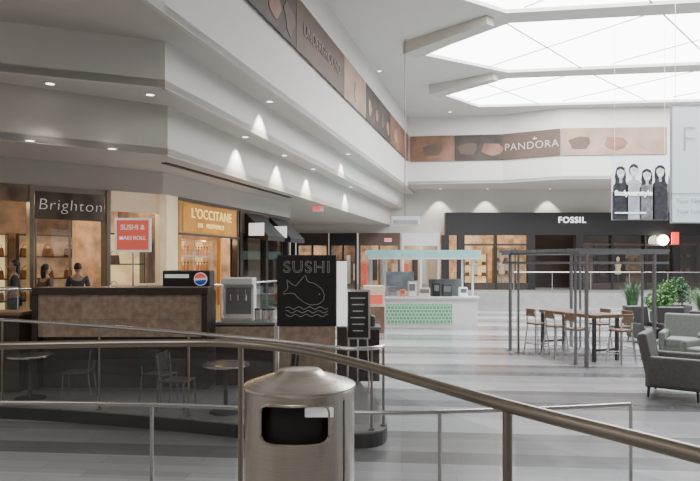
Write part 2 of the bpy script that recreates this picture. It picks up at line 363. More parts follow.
# ---------------------------------------------------------------- trash can
tc=thing('trash_can','round brushed stainless steel litter bin standing before the foreground railing','trash can',(-.23,2.75,0))
R=.25; seg=180; zs=[0,.03,.25,.5,.75]+[.78+.006*k for k in range(42)]
zs=[z for z in zs if z<=1.03]+[1.035]
bm=B(); A0=-PI/2-.02
def inhole(a,z):
    da=(a-A0+PI)%(2*PI)-PI; return (abs(da)/.62)**6+(abs(z-.915)/.082)**6<1
rings=[[bm.verts.new((R*math.cos(2*PI*k/seg),R*math.sin(2*PI*k/seg),z)) for k in range(seg)] for z in zs]
for i in range(len(zs)-1):
    for k in range(seg):
        if not inhole(2*PI*(k+.5)/seg,(zs[i]+zs[i+1])/2): bm.faces.new((rings[i][k],rings[i][(k+1)%seg],rings[i+1][(k+1)%seg],rings[i+1][k]))
tb=obj('body',bm,'steel',tc,smooth=True)
bm=B(); pts=[]
for k in range(80):
    th=2*PI*k/80; c=math.cos(th);s=math.sin(th)
    da=.62*math.copysign(abs(c)**.3333,c); dz=.082*math.copysign(abs(s)**.3333,s)
    pts.append(((R+.001)*math.cos(A0+da),(R+.001)*math.sin(A0+da),.915+dz))
tube(bm,pts,.006,8,closed=True); obj('opening_trim',bm,'steel',tb,smooth=True)
bm=B(); lathe(bm,[(R-.035,.3),(R-.035,1.03)],48); lathe(bm,[(0,.8),(R-.035,.8)],48); obj('liner',bm,'black',tc,smooth=True)
bm=B(); lathe(bm,[(R+.004,1.03),(R+.007,1.037),(R+.004,1.044),(R-.004,1.048),(R*.75,1.068),(R*.5,1.088),(R*.42,1.098),(R*.38,1.108),(R*.2,1.112),(0,1.113)],64); obj('dome_lid',bm,'steel',tc,smooth=True)
bm=B(); box(bm,(.06,-.205,.962),(.2,.012,.04)); obj('inner_flap',bm,'pwhite',tc,bev=.003)
bm=B(); a=-PI/2+.95; box(bm,(R*math.cos(a),R*math.sin(a),.5),(.004,.006,1.0),rz=a); obj('door_seam',bm,'darkgrey',tb)
bm=B(); lathe(bm,[(R+.01,0),(R+.01,.04),(R,.05)],48); obj('base_ring',bm,'darkgrey',tc,smooth=True)
# ---------------------------------------------------------------- banners on bulkhead
def ubanner(Ya,Yb,m,lab,txt=None,sz=.5,deco=0):
    x=UA(Ya); t=thing('wall_banner',lab,'banner',(x+.06,Ya,7.0),aU,'long printed banner panels on the bulkhead')
    L=(Yb-Ya)/math.sin(aU)
    bm=B(); bx(bm,0,L-.03,-.03,0,0,1.36); pr_=obj('print',bm,m,t)
    if txt: obj('lettering',mv(text(txt,sz,.008,bold=-.006),L/2,-.045,.68),'faint',pr_)
    for k in range(deco):
        bm=B(); r=.25+.15*random.random(); cx=L*(k+.5)/deco
        n_=9; ph=random.random()*6
        plate(bm,[(cx+r*1.1*(1+.3*math.sin(3*ph+j*2.1))*math.cos(2*PI*j/n_),.55+r*(1.1+.3*math.sin(j*1.7+ph))*math.sin(2*PI*j/n_)) for j in range(n_)],-.045,-.03); obj('printed_shape',bm,('tan','orange','taupe')[k%3],pr_)
ubanner(12.2,15.2,'brown1','dark brown banner panel nearest the top edge of the photo',deco=3)
ubanner(15.2,19.6,'taupe','brown lettered banner panel high on the left bulkhead','UNDERGROUND',.46)
ubanner(19.6,22.6,'tan','tan banner panel between lettered and dark panels',deco=1)
ubanner(22.6,27.2,'brown1','dark banner panel with pale shapes past the tan one',deco=4)
ubanner(27.2,32.2,'orange','last banner panel before the inner corner of the bulkhead',deco=2)
def fbanner(a,b,m,lab,txt=None,sz=.9,deco=0):
    ang=math.atan2(b[1]-a[1],b[0]-a[0]); L=math.hypot(b[0]-a[0],b[1]-a[1])
    t=thing('wall_banner',lab,'banner',(a[0]+math.sin(ang)*.04,a[1]-math.cos(ang)*.04,7.0),ang,'long printed banner panels on the bulkhead')
    bm=B(); bx(bm,0,L-.03,-.03,0,0,1.36); pr_=obj('print',bm,m,t)
    if txt:
        obj('lettering',mv(text(txt,sz,.01,spacing=1.1,bold=-.006),L/2,-.05,.62),'softletter',pr_)
        bm=B(); plate(bm,[(L/2+.1,.93),(L/2+.28,.93),(L/2+.3,1.02),(L/2+.24,.98),(L/2+.19,1.06),(L/2+.14,.98),(L/2+.08,1.02)],-.06,-.045)
        obj('crown_mark',bm,'softletter',pr_)
    for k in range(deco):
        bm=B(); cx=L*(k+.5)/deco; r=.3; n_=9
        plate(bm,[(cx+r*1.8*(1+.3*math.sin(j*2.3+k))*math.cos(2*PI*j/n_),.6+r*(1.2+.3*math.sin(j*1.7+k))*math.sin(2*PI*j/n_)) for j in range(n_)],-.045,-.03); obj('printed_shape',bm,('taupe','orange','tan')[k%3],pr_)
fbanner((3.25,32.38),(5.6,32.1),'orange','brown printed panel just right of the inner corner',deco=1)
fbanner((5.6,32.1),(8.1,31.8),'brown1','dark brown panel left of the jewellery lettering',deco=2)
fbanner((8.1,31.8),(10.7,30.4),'taupe','dark brown panel with pale jewellery brand lettering','PANDORA',.54)
fbanner((10.7,30.4),(15.9,30.1),'tan','tan panel right of the jewellery lettering',deco=3)
# ---------------------------------------------------------------- left shops
A0p=fa(-9)
t=thing('shopfront','leftmost warm lit shopfront with silver name over its dark glass bay','shopfront',(A0p[0],A0p[1],0),aA)
def part(n,bm,m,p,**k): return obj(n,bm,m,p,**k)
M['smoked']=mat('smoked_glass',(.17,.14,.115),.08,.6,var=.5,scale=2)
bm=B(); bx(bm,6.22,7.62,-.1,.1,2.5,3.08); fs=part('fascia',bm,'smoked',t,bev=.01)
part('lettering',mv(text('Brighton',.34,.006,shear=.1,spacing=1.1,bold=-.009),6.92,-.115,2.8),'silver',fs)
for x,m_ in ((2.2,'dark'),(4.5,'dark'),(6.15,'bronze'),(7.7,'bronze'),(8.93,'cream')):
    wd=.04 if x in (6.15,7.7) else .06
    bm=B(); bx(bm,x-wd,x+wd,-.14,.15,0,3.2); part('pier',bm,m_,t)
for x0,x1 in ((0,2.14),(2.26,4.44),(4.56,6.11)):
    bm=B(); bx(bm,x0,x1,-.05,.1,2.85,3.2); part('transom',bm,'warmdim',t)
    bm=B(); bx(bm,x0,x1,.0,.01,.1,2.84); part('pane',bm,'pane',t)
bm=B(); bx(bm,6.2,7.66,-.05,.1,3.08,3.2); part('bay_head',bm,'bronze',t)
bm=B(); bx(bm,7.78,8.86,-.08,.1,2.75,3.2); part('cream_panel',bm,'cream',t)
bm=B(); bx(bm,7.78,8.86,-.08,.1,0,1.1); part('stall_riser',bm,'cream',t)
bm=B(); bx(bm,7.78,8.86,0,.01,1.1,2.75); part('pane',bm,'pane',t)
for k in (6.25,6.92,7.6):
    bm=B(); bx(bm,k-.02,k+.02,-.03,.03,0,2.5); part('door_frame',bm,'bronze',t)
bm=B(); bx(bm,6.28,7.58,0,.01,0.05,2.5); part('door_glass',bm,'pane',t)
def shopshell(nm,o,ang,x1,depth,m,h=3.4):
    for n_,s_ in (('wall_left_%s_interior'%nm,(0,x1,depth,depth+.1,0,h)),('wall_left_%s_partition'%nm,(x1-.05,x1,.2,depth,0,h)),('ceiling_%s'%nm,(0,x1-.05,.2,depth,h-.1,h))):
        bm=B(); bx(bm,*s_); q=struct(n_,bm,m,loc=(o[0],o[1],0)); q.rotation_euler=(0,0,ang)
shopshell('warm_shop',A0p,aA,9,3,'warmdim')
def toW(o,ang,x,y,z=0): return (o[0]+math.cos(ang)*x-math.sin(ang)*y,o[1]+math.sin(ang)*x+math.cos(ang)*y,z)
def shelf_unit(name,lab,o,ang,x,y,w,h,n,backm,frm='dark'):
    t=thing(name,lab,'shelf',toW(o,ang,x,y),ang)
    bm=B(); bx(bm,0,w,.30,.33,0,h); obj('back_panel',bm,backm,t)
    for xx in (0,w-.03):
        bm=B(); bx(bm,xx,xx+.03,0,.3,0,h); obj('side_panel',bm,frm,t)
    for k in range(n+1):
        bm=B(); z=.1+(h-.13)*k/n; bx(bm,.03,w-.03,0,.3,z-.015,z+.015); obj('shelf',bm,frm,t)
    return [.1+(h-.13)*k/n+.015 for k in range(n)]
def goods(kind,m,lab,cat,grp,loc,ang):
    t=thing(kind,lab,cat,loc,ang,grp)
    if kind=='handbag':
        bm=B(); plate(bm,[(-.13,0),(.13,0),(.11,.2),(-.11,.2)],-.05,.05); bb_=obj('bag_body',bm,m,t,bev=.015)
        bm=B(); tube(bm,[(.08*math.cos(a),0,.2+.1*math.sin(a)) for a in [PI*k/8 for k in range(9)]],.008,6); obj('handle',bm,'dark',bb_)
    else:
        bm=B(); lathe(bm,[(0,0),(.04,0),(.04,.15),(.015,.19),(.015,.22)],12); bb_=obj('bottle_body',bm,m,t,smooth=True)
        bm=B(); cyl(bm,(0,0,.21),(0,0,.25),.02,seg=10); obj('cap',bm,'dark',bb_)
    return t
hb=None
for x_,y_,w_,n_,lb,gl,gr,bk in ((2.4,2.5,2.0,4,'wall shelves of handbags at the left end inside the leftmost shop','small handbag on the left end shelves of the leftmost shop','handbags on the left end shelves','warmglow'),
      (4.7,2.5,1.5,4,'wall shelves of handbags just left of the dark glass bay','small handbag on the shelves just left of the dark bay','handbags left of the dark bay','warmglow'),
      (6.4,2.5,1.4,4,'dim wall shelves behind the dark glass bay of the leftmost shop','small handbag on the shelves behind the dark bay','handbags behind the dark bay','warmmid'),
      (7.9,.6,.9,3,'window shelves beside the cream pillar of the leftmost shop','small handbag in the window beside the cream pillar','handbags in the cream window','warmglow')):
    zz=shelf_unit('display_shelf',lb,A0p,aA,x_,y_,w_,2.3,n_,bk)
    for z in (zz if n_==4 else zz[1:]):
        m_n=int((w_-.2)/.36)
        for k in range(m_n):
            p=toW(A0p,aA,x_+.2+(w_-.4)*(k+.0)/max(1,m_n-1),y_+.14,z+.001)
            if hb is None: hb=goods('handbag','bag',gl,'handbag',gr,p,aA)
            else: q=dup(hb,p,label=gl); q['group']=gr
# Shop B golden
t=thing('shopfront','amber fascia shopfront with warm gold lettering next to the cream pillar','shopfront',(CORN[0],CORN[1],0),aB)
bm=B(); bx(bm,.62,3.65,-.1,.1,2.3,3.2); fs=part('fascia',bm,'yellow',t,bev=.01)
bm=B(); bx(bm,.5,3.75,-.13,-.1,3.12,3.2); part('top_trim',bm,'dark',t)
bm=B(); bx(bm,.5,3.75,-.13,-.1,2.27,2.33); part('bottom_trim',bm,'dark',t)
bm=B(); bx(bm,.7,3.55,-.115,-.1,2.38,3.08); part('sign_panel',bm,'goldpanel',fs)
part('lettering',mv(text("L'OCCITANE",.36,.01,spacing=1.08),2.15,-.13,2.84),'palegold',fs)
part('small_lettering_first_word',mv(text('EN',.17,.01,spacing=1.2),1.5,-.13,2.55),'palegold',fs)
part('small_lettering_second_word',mv(text('PROVENCE',.17,.01,spacing=1.2),2.3,-.13,2.55),'palegold',fs)
bm=B(); bx(bm,0,.5,-.1,.15,0,3.2); part('corner_pier',bm,'cream',t)
bm=B(); bx(bm,.5,.62,-.12,.12,0,3.2); part('pier',bm,'yellow',t)
bm=B(); bx(bm,3.62,3.72,-.12,.05,0,3.2); part('pier',bm,'dark',t)
bm=B(); bx(bm,2.7,2.76,-.05,.05,0,2.3); part('door_frame',bm,'yellow',t)
bm=B(); bx(bm,.62,2.7,0,.01,.4,2.3); part('pane',bm,'pane',t)
bm=B(); bx(bm,.62,2.7,-.06,.1,0,.4); part('stall_riser',bm,'yellow',t)
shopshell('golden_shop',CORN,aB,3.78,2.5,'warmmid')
bt=None
for x,l,g in ((.75,'product shelf inside the amber shop, nearest the cream pillar','bottles on the amber shop shelf nearest the pillar'),(1.75,'middle product shelf inside the amber shop','bottles on the middle amber shop shelf'),(2.75,'product shelf inside the doorway of the amber shop','bottles on the amber shop doorway shelf')):
    yy=.18 if x<2 else .9; zz=shelf_unit('display_shelf',l,CORN,aB,x,yy,.95,2.2,5,'warmglow','warmmid')
    for z in zz[1:]:
        for k in range(6):
            p=toW(CORN,aB,x+.1+k*.15,yy+.12,z+.001)
            if bt is None: bt=goods('bottle','amber','small bottle among '+g,'bottle',g,p,aB)
            else: q=dup(bt,p,label='small bottle among '+g); q['group']=g
# Shop C dark with awnings
o3=fb(3.85); t=thing('shopfront','dark shopfront with small lit awnings beyond the amber shop','shopfront',(o3[0],o3[1],0),aB)
bm=B(); bx(bm,0,4.0,-.1,.1,2.5,3.2); part('fascia',bm,'dark',t)
for x in (.1,1.95,3.85):
    bm=B(); bx(bm,x-.1,x+.1,-.1,.1,0,2.5); part('pier',bm,'black',t)
bm=B(); bx(bm,.2,1.85,0,.02,0,2.5); part('pane',bm,'pane',t)
bm=B(); bx(bm,2.05,3.75,0,.02,.5,2.5); part('pane',bm,'pane',t)
shopshell('dark_shop',o3,aB,4.0,1.5,'dark',3.2)
for x,l in ((.3,'nearer black awning over the dark shop window'),(2.1,'farther black awning over the dark shop window')):
    p=toW(o3,aB,x,-.12,2.35); a=thing('awning',l,'awning',p,aB)
    bm=B(); v=[(0,0,.75),(1.3,0,.75),(1.3,-.75,.05),(0,-.75,.05),(0,-.75,-.1),(1.3,-.75,-.1)]
    vs=[bm.verts.new(q) for q in v]; bm.faces.new(vs[:4]); bm.faces.new((vs[3],vs[2],vs[5],vs[4]))
    e1=[bm.verts.new(q) for q in ((0,0,.75),(0,-.75,.05),(0,-.75,-.1),(0,0,.0))]; bm.faces.new(e1)
    e1=[bm.verts.new(q) for q in ((1.3,0,.75),(1.3,-.75,.05),(1.3,-.75,-.1),(1.3,0,.0))]; bm.faces.new(e1)
    af=obj('canopy_fabric',bm,'black',a,rec=False)
    bm=B(); plate(bm,[(0,0),(.5,0),(.5,.38),(0,.38)],0,.01); bm.transform(Matrix.Translation((-.012,-.12,.05))@Matrix.Rotation(-PI/2,4,'Z')); obj('lit_panel',bm,'lightbox',af)
# ---------------------------------------------------------------- end shops at Y=35
def backshop(x0,x1,fm,wm,lab,zt=3.28):
    t=thing('shopfront',lab,'shopfront',(x0,34.85,0)); w=x1-x0
    bm=B(); bx(bm,0,w,-.1,.1,2.55,zt); part('fascia',bm,fm,t)
    for x in (.06,w/2,w-.06):
        bm=B(); bx(bm,x-.06,x+.06,-.1,.1,0,2.55); part('pier',bm,fm,t)
    bm=B(); bx(bm,.12,w-.12,.02,.04,0,2.55); part('pane',bm,'pane',t)
    bm=B(); bx(bm,.05,w-.05,1.4,1.5,0,2.9); part('display_backdrop',bm,wm,t)
    for k in range(4):
        bm=B(); bx(bm,.2+k*w/4,.2+k*w/4+w/7,1.1,1.35,.3+.2*(k%2),1.5+.25*(k%3)); part('display_stand',bm,('goods','redsign','dark','whitepaint')[(k+int(x0*3))%4],t)
backshop(-3.1,-1.25,'dark','warmmid','small dim shop at the far end, nearest the dark awnings')
backshop(-1.2,.4,'black','warmdim','narrow dark framed shop at the far end, second from the awnings')
backshop(.5,2.9,'taupe','warmmid','brown framed lit shop at the far end behind the hanging projector box')
backshop(3.0,5.2,'whitepaint','goods','white fronted shop left of the dark watch shop')
bm=B(); bx(bm,-12,-3.2,35,35.1,0,3.3); struct('wall_back_lower',bm,'dark')
# dark watch shop
t=thing('shopfront','wide dark shopfront with small white name across its fascia','shopfront',(5.5,34.6,0))
bm=B(); bx(bm,0,20,-.1,.35,3.15,4.45); fs=part('fascia',bm,'black',t)
part('lettering',mv(text('FOSSIL',.48,.02,spacing=1.15,bold=.006),7.25,-.14,4.0),'wletter',fs)
for x in (0,.9,2.9,4.95,7.7,9.6,11.5,13.3,16.5):
    bm=B(); wd=.2 if x in(0,.9,4.95,7.7,13.3,16.5) else .06; bx(bm,x-wd,x+wd,-.1,.3,0,3.15); part('pier',bm,'black',t)
for x0,x1 in ((1.1,4.75),(7.9,13.1),(13.5,16.3)):
    bm=B(); bx(bm,x0,x1,.1,.12,.4,3.15); part('pane',bm,'pane',t)
    bm=B(); bx(bm,x0,x1,-.05,.3,0,.4); part('stall_riser',bm,'dark',t)
    bm=B(); bx(bm,x0,x1,-.02,.1,2.55,2.65); part('transom',bm,'dark',t)
bm=B(); bx(bm,5.5,11,37.4,37.5,0,4.4); struct('wall_back_watch_shop_warm_end',bm,'warmmid')
bm=B(); bx(bm,11,28,38,38.1,0,4.4); struct('wall_back_watch_shop_interior',bm,'dark')
bm=B(); bx(bm,5.5,28,35.2,38,4.3,4.4); struct('ceiling_watch_shop',bm,'dark')
for i,(x,w) in enumerate(((6.8,1.5),(8.7,1.4),(13.6,1.2),(15.1,1.0),(16.6,1.4),(19.3,1.8))):
    zz=shelf_unit('display_shelf',('leftmost lit shelf in the dark watch shop','second lit shelf from the left in the dark watch shop','narrow shelf right of the doorway of the dark watch shop','middle shelf in the right part of the dark watch shop','shelf behind the steel frame in the dark watch shop','shelf near the glaring lamp in the dark watch shop')[i],(0,0),0,x,36.2+.25*(i%2),w,2.1+.35*(i%3),3,('warmglow','goods','warmdim','dark','warmdim','dark')[i],'wood' if i<2 else 'dark')
    for z in zz:
        for k in range(int(w/.5)):
            q=dup(hb,(x+.3+k*.5,36.35+.25*(i%2),z+.001),0,'small handbag on the dark watch shop display shelves'); q['group']='handbags in the dark watch shop'
for x,l in ((7.4,'pale dress form in the left window of the dark shop'),(15.9,'dress form in the right window of the dark shop'),(9.0,'second dress form in the left window of the dark shop')):
    m=thing('mannequin',l,'mannequin',(x,35.6,0))
    bm=B(); lathe(bm,[(.0,.85),(.16,.87),(.19,1.0),(.13,1.2),(.19,1.4),(.17,1.5),(.05,1.56),(.05,1.64),(.09,1.7),(.1,1.8),(.06,1.9),(0,1.92)],20); obj('torso',bm,'goods',m,smooth=True)
    bm=B(); cyl(bm,(0,0,0),(0,0,.9),.02); cyl(bm,(0,0,0),(0,0,.03),.18); obj('stand',bm,'chrome',m)
t=thing('wall_globe_lamp','glaring round lamp at the right end of the dark shopfront','lamp',(XP(662,34.3),34.2,2.85))
bm=B(); sph(bm,(0,0,0),.3,24); obj('globe',bm,'lamp',t,smooth=True)
bm=B(); cyl(bm,(0,.2,0),(0,.32,0),.05); obj('bracket',bm,'darkgrey',t)
t=thing('red_sign','small red lit sign beside the glaring round lamp','sign',(XP(675,34.2),34.15,2.6))
bm=B(); bx(bm,-.2,.2,0,.08,0,.7); obj('face',bm,'red',t); bm=B(); bx(bm,-.03,.03,.08,.34,.3,.36); obj('bracket',bm,'darkgrey',t)
# ---------------------------------------------------------------- ceiling fittings
def downlight(p,l,spot=0,ang=70):
    t=thing('downlight',l,'ceiling light',p,group='recessed downlights')
    bm=B(); lathe(bm,[(.10,0),(.10,-.012),(.075,-.012),(.07,0)],24); tr=obj('trim_ring',bm,'whitepaint',t)
    bm=B(); cyl(bm,(0,0,-.006),(0,0,-.002),.07,seg=20); obj('lens',bm,'lampw',tr)
    if spot:
        ld=bpy.data.lights.new('downlight_lamp','SPOT'); ld.energy=spot; ld.spot_size=math.radians(ang); ld.spot_blend=.4; ld.color=(1,.92,.80); ld.shadow_soft_size=.05
        lo_=bpy.data.objects.new('downlight_lamp',ld); COL.objects.link(lo_); lo_.parent=t; lo_.location=(0,0,-.05)
def onz(px,py,z):
    Y=(z-1.6)*600/(262-py); return (XP(px,Y),Y,z+.01)
downlight(onz(150,95,SOF1),'recessed downlight in the upper left soffit, the larger one',40)
downlight(onz(50,84,SOF1),'recessed downlight farther left in the upper left soffit',40)
downlight(onz(112,149,SOF2),'recessed downlight in the soffit over the leftmost shop',80)
downlight(onz(30,141,SOF2),'recessed downlight near the left edge over the leftmost shop',80)
for Y,l in ((15.0,'first wall-washing downlight along the lower left bulkhead'),(17.6,'second wall-washing downlight along the lower left bulkhead'),(20.2,'third wall-washing downlight along the lower left bulkhead'),(25,'fourth wall-washing downlight along the lower left bulkhead')):
    downlight((LA(Y)+.26,Y,SOF1+.01),l,420,80)
downlight((UB(14.8)+.27,14.8,SOF0+.01),'wall-washing downlight on the middle bulkhead step',420,80)
downlight((UB(22)+.27,22,SOF0+.01),'far wall-washing downlight on the middle bulkhead step',300,80)
for x,y,l in ((1.2,24.5,'downlight in the main ceiling above the tan banner'),(5.2,31.2,'downlight in main ceiling near the far banner corner')):
    downlight((x,y,CEIL),l)
for x,l in ((7.9,'downlight over the left window of the dark shop'),(11.5,'downlight above the white shop name'),(16,'downlight over right window of the dark shop'),(5.2,'downlight near the inner corner of the far soffit')):
    downlight((x,34.5,5.81),l,380,80)
t=thing('air_slot','long black air slot in the soffit over the amber shop','vent',(0,0,SOF2))
bm=B(); a=Vector(fb(-1.2,-.9));b=Vector(fb(6,-.9)); d=(b-a).normalized(); n=Vector((-d.y,d.x))*.14
prism(bm,[tuple(a),tuple(b),tuple(b+n),tuple(a+n)],SOF2-.01,SOF2+.011); t.location=(a.x,a.y,SOF2); obj('slot_face',bm,'black',t,world=True)
for p,l in ((onz(318,209,SOF2-.15),'red exit sign hanging over the far left shops'),(W(388,240,33),'red exit sign near the far white shop')):
    t=thing('exit_sign',l,'exit sign',p)
    bm=B(); bx(bm,-.2,.2,-.03,.03,-.1,.1); hs=obj('housing',bm,'whitepaint',t)
    obj('lettering',mv(text('EXIT',.2,.005,bold=.004),0,-.04,0),'red',hs)
    bm=B(); bx(bm,-.01,.01,-.01,.01,.1,SOF2-p[2]); obj('hanger',bm,'darkgrey',t)
p=W(405,221,21)
t=thing('ceiling_projector','long white box hung on a rod in mid air before the far shops','projector',p)
bm=B(); bx(bm,-.5,.5,-.2,.2,-.14,.14); hs=obj('housing',bm,'whitepaint',t,bev=.02)
bm=B(); cyl(bm,(0,0,.14),(0,0,CEIL-p[2]),.015,seg=8); obj('rod',bm,'grey_steel',t)
bm=B(); bx(bm,-.42,.42,-.215,-.2,-.1,.02); obj('front_panel',bm,'photo',hs)
# hanging boards
Y=20; x0,x1=XP(612,Y),XP(668,Y); z0,z1=EYE+(H-220)/F*Y,EYE+(H-158)/F*Y
t=thing('hanging_poster','black and white hanging poster of four smiling people','poster',(x0,Y,z0)); w=x1-x0;h=z1-z0
bm=B(); bx(bm,0,w,0,.04,0,h); pr_=obj('print',bm,mat('poster_backdrop',(.66,.72,.78),.5,var=.12,scale=2,emit=.5),t)
bm=B(); bx(bm,0,w,-.004,0,0,h*.45); obj('print_lower',bm,'pmid',pr_)
def hairpoly(cx,cz,k):
    if k==1: return [(cx+.155*math.cos(2*PI*j/20),cz+.03+.20*math.sin(2*PI*j/20)) for j in range(20)]
    top=[(cx+(.165+.012*math.sin(5*j+k))*math.cos(PI*j/12),cz+.05+(.17+.015*math.sin(3*j+k))*math.sin(PI*j/12)) for j in range(13)]
    s=.03 if k==2 else -.02
    return top+[(cx-.19,cz-.12),(cx-.17,cz-.24),(cx-.2-s,cz-.38),(cx-.1,cz-.33),(cx+.08,cz-.33),(cx+.19-s,cz-.4),(cx+.17,cz-.24),(cx+.19,cz-.12)]
for k in range(4):
    cx=w*(.15+.235*k); cz=h*(.76+(.0,.035,-.04,.02)[k])
    obj('printed_hair',plate(B(),hairpoly(cx,cz,k),-.016,-.006),'pdark',pr_)
    bm=B(); plate(bm,[(cx-.25,h*.01),(cx+.25,h*.01),(cx+.25,cz-.42),(cx+.16,cz-.33),(cx+.06,cz-.3),(cx-.06,cz-.3),(cx-.16,cz-.33),(cx-.25,cz-.42)],-.024,-.017); obj('printed_clothes',bm,('pdark','photo','pmid','pdark')[k],pr_)
    bm=B(); plate(bm,[(cx-.045,cz-.34),(cx+.045,cz-.34),(cx+.045,cz-.15),(cx-.045,cz-.15)],-.029,-.0245); obj('printed_neck',bm,'photo',pr_)
    bm=B(); plate(bm,[(cx+.135*math.cos(2*PI*j/24)*(1 if math.sin(2*PI*j/24)>0 else .86),cz-.02+.175*math.sin(2*PI*j/24)) for j in range(24)],-.036,-.03); obj('printed_face',bm,'skinprint',pr_)
    bm=B(); plate(bm,[(cx-.14,cz+.07),(cx-.02,cz+.13),(cx+.14,cz+.06),(cx+.12,cz+.17),(cx,cz+.2),(cx-.12,cz+.17)],-.041,-.037); obj('printed_fringe',bm,'pdark',pr_)
    for s in (-1,1):
        bm=B(); box(bm,(cx+s*.052,-.04,cz+.02),(.04,.006,.02)); obj('printed_eye',bm,'hair',pr_)
    bm=B(); plate(bm,[(cx-.02,cz-.055),(cx+.02,cz-.055),(cx,cz+.0)],-.041,-.037); obj('printed_nose',bm,'photo',pr_)
    bm=B(); plate(bm,[(cx-.06,cz-.085),(cx+.06,cz-.085),(cx+.03,cz-.12),(cx-.03,cz-.12)],-.041,-.037); obj('printed_smile',bm,'pwhite',pr_)
obj('lettering',mv(text('findyourstyle',.24,.004,align='LEFT',bold=.003,spacing=1.0),.07,-.05,h*.43),'wletter',pr_)
bm=B(); bx(bm,.08,w*.6,-.045,-.037,h*.1,h*.125); obj('underline',bm,'pwhite',pr_)
for xx in (.1,w-.1):
    bm=B(); cyl(bm,(xx,.02,h),(xx,.02,CEIL-z0),.006,seg=6); obj('cable',bm,'whitepaint',t)
Y=16; x0=XP(672,Y); z0,z1=EYE+(H-222)/F*Y,EYE+(H-106)/F*Y
t=thing('hanging_board','tall pale blue hanging board with one big letter at the right edge','sign board',(x0,Y,z0)); h=z1-z0;w=2.2
bm=B(); bx(bm,0,w,0,.06,0,h); pn=obj('panel',bm,'bluewhite',t)
bm=B(); bx(bm,-.02,w+.02,-.02,.08,-.03,0); bx(bm,-.02,w+.02,-.02,.08,h,h+.03); bx(bm,-.02,0,-.02,.08,0,h); bx(bm,w,w+.02,-.02,.08,0,h); obj('frame',bm,'photo',t)
bm=B(); bx(bm,0,w,-.012,-.001,h*.24,h*.25); obj('divider',bm,'bluelet',pn)
obj('large_letter',mv(text('F',1.0,.004,align='LEFT',bold=-.02),.2,-.02,h*.7),'bluelet',pn)
obj('first_text_line',mv(text('Your Name',.17,.004,align='LEFT'),.1,-.02,h*.18),'photo',pn)
obj('second_text_line',mv(text('Your Location',.17,.004,align='LEFT'),.1,-.02,h*.09),'photo',pn)
for xx in (.1,w-.1):
    bm=B(); cyl(bm,(xx,.02,h),(xx,.02,CEIL-z0),.007,seg=6); obj('cable',bm,'whitepaint',t)
# ---------------------------------------------------------------- sushi kiosk
KY=10.4
x0,x1=XP(37,KY),XP(203,KY)
t=thing('tiled_counter','long tan stone service counter with dark rim, left of the sushi board','counter',((x0+x1)/2,KY+.35,PLAT))
hw=(x1-x0)/2
bm=B(); bx(bm,-hw,hw,-.35,-.1,.9,1.68); obj('stone_front',bm,'tile',t)
bm=B(); bx(bm,-hw+.05,hw-.05,-.25,.3,0,.9); obj('dark_base',bm,'dark',t)
bm=B(); bx(bm,-hw-.06,hw+.1,-.42,.1,1.64,1.76); obj('top_rim',bm,'dark',t,bev=.01)
bm=B(); bx(bm,-hw,hw,-.1,.35,1.0,1.05); obj('work_shelf',bm,'grey_steel',t)
for x in (-hw-.03,hw+.03):
    bm=B(); bx(bm,x-.05,x+.05,-.38,.3,0,1.68); obj('end_panel',bm,'dark',t)
xa,xb=XP(213,KY+.3)+.05,XP(276,KY+.3)-.03
t=thing('prep_counter','dark service counter between stone counter and sushi board','counter',((xa+xb)/2,KY+.6,PLAT)); hw2=(xb-xa)/2
bm=B(); bx(bm,-hw2,hw2,-.3,.3,.0,1.08); cb=obj('cabinet',bm,'dark',t)
bm=B(); bx(bm,-hw2,hw2,-.32,-.3,.75,1.05); obj('stone_band',bm,'tile',cb)
bm=B(); bx(bm,-hw2-.0,hw2+.02,-.36,.33,1.08,1.13); obj('worktop',bm,'grey_steel',t,bev=.01)
cz=PLAT+1.131
px=XP(238,KY+.5); t=thing('steel_machine','bulky pale drinks machine on the dark counter beside the sushi board','machine',(px,KY+.6,cz))
bm=B(); bx(bm,-.28,.28,-.05,.26,0,.66); obj('body',bm,'whitepaint',t,bev=.02)
bm=B(); bx(bm,-.28,.28,-.24,-.05,0,.08); obj('drip_tray',bm,'chrome',t,bev=.005)
bm=B(); bx(bm,-.28,.28,-.22,.26,.66,.78); obj('top_cover',bm,'whitepaint',t,bev=.02)
bm=B(); bx(bm,-.23,.23,-.06,-.05,.12,.6); obj('front_plate',bm,'grey_steel',t)
for x in (-.14,.0,.14):
    bm=B(); cyl(bm,(x,-.1,.46),(x,-.1,.37),.025); cyl(bm,(x,-.1,.46),(x,-.02,.46),.02); cyl(bm,(x,-.12,.48),(x,-.16,.56),.01); obj('tap',bm,'chrome',t)
px=XP(186,KY+.85); t=thing('soda_dispenser','black soda dispenser with round red white and blue badge behind the stone counter','drinks dispenser',(px,KY+1.05,PLAT))
bm=B(); bx(bm,-.48,.44,-.2,.25,0,1.1); obj('stand',bm,'dark',t)
bm=B(); bx(bm,-.45,.44,-.18,.25,1.1,2.04); bd=obj('body',bm,'black',t,bev=.03)
bm=B(); bx(bm,-.40,.05,-.2,-.18,1.90,1.97); obj('badge_strip',bm,'pwhite',bd)
c=(.27,1.88)
def disc(a0,a1,m,nm):
    pts=[(c[0]+.11*math.cos(a0+(a1-a0)*k/16),c[1]+.11*math.sin(a0+(a1-a0)*k/16)) for k in range(17)]
    bm=B(); plate(bm,pts,-.205,-.19); obj(nm,bm,m,bd)
bm=B(); cyl(bm,(c[0],-.175,c[1]),(c[0],-.195,c[1]),.125,seg=28); obj('badge_rim',bm,'pwhite',bd)
disc(.25,PI-.1,'redsign','badge_red'); disc(PI+.25,2*PI-.1,'pblue','badge_blue')
cup=None
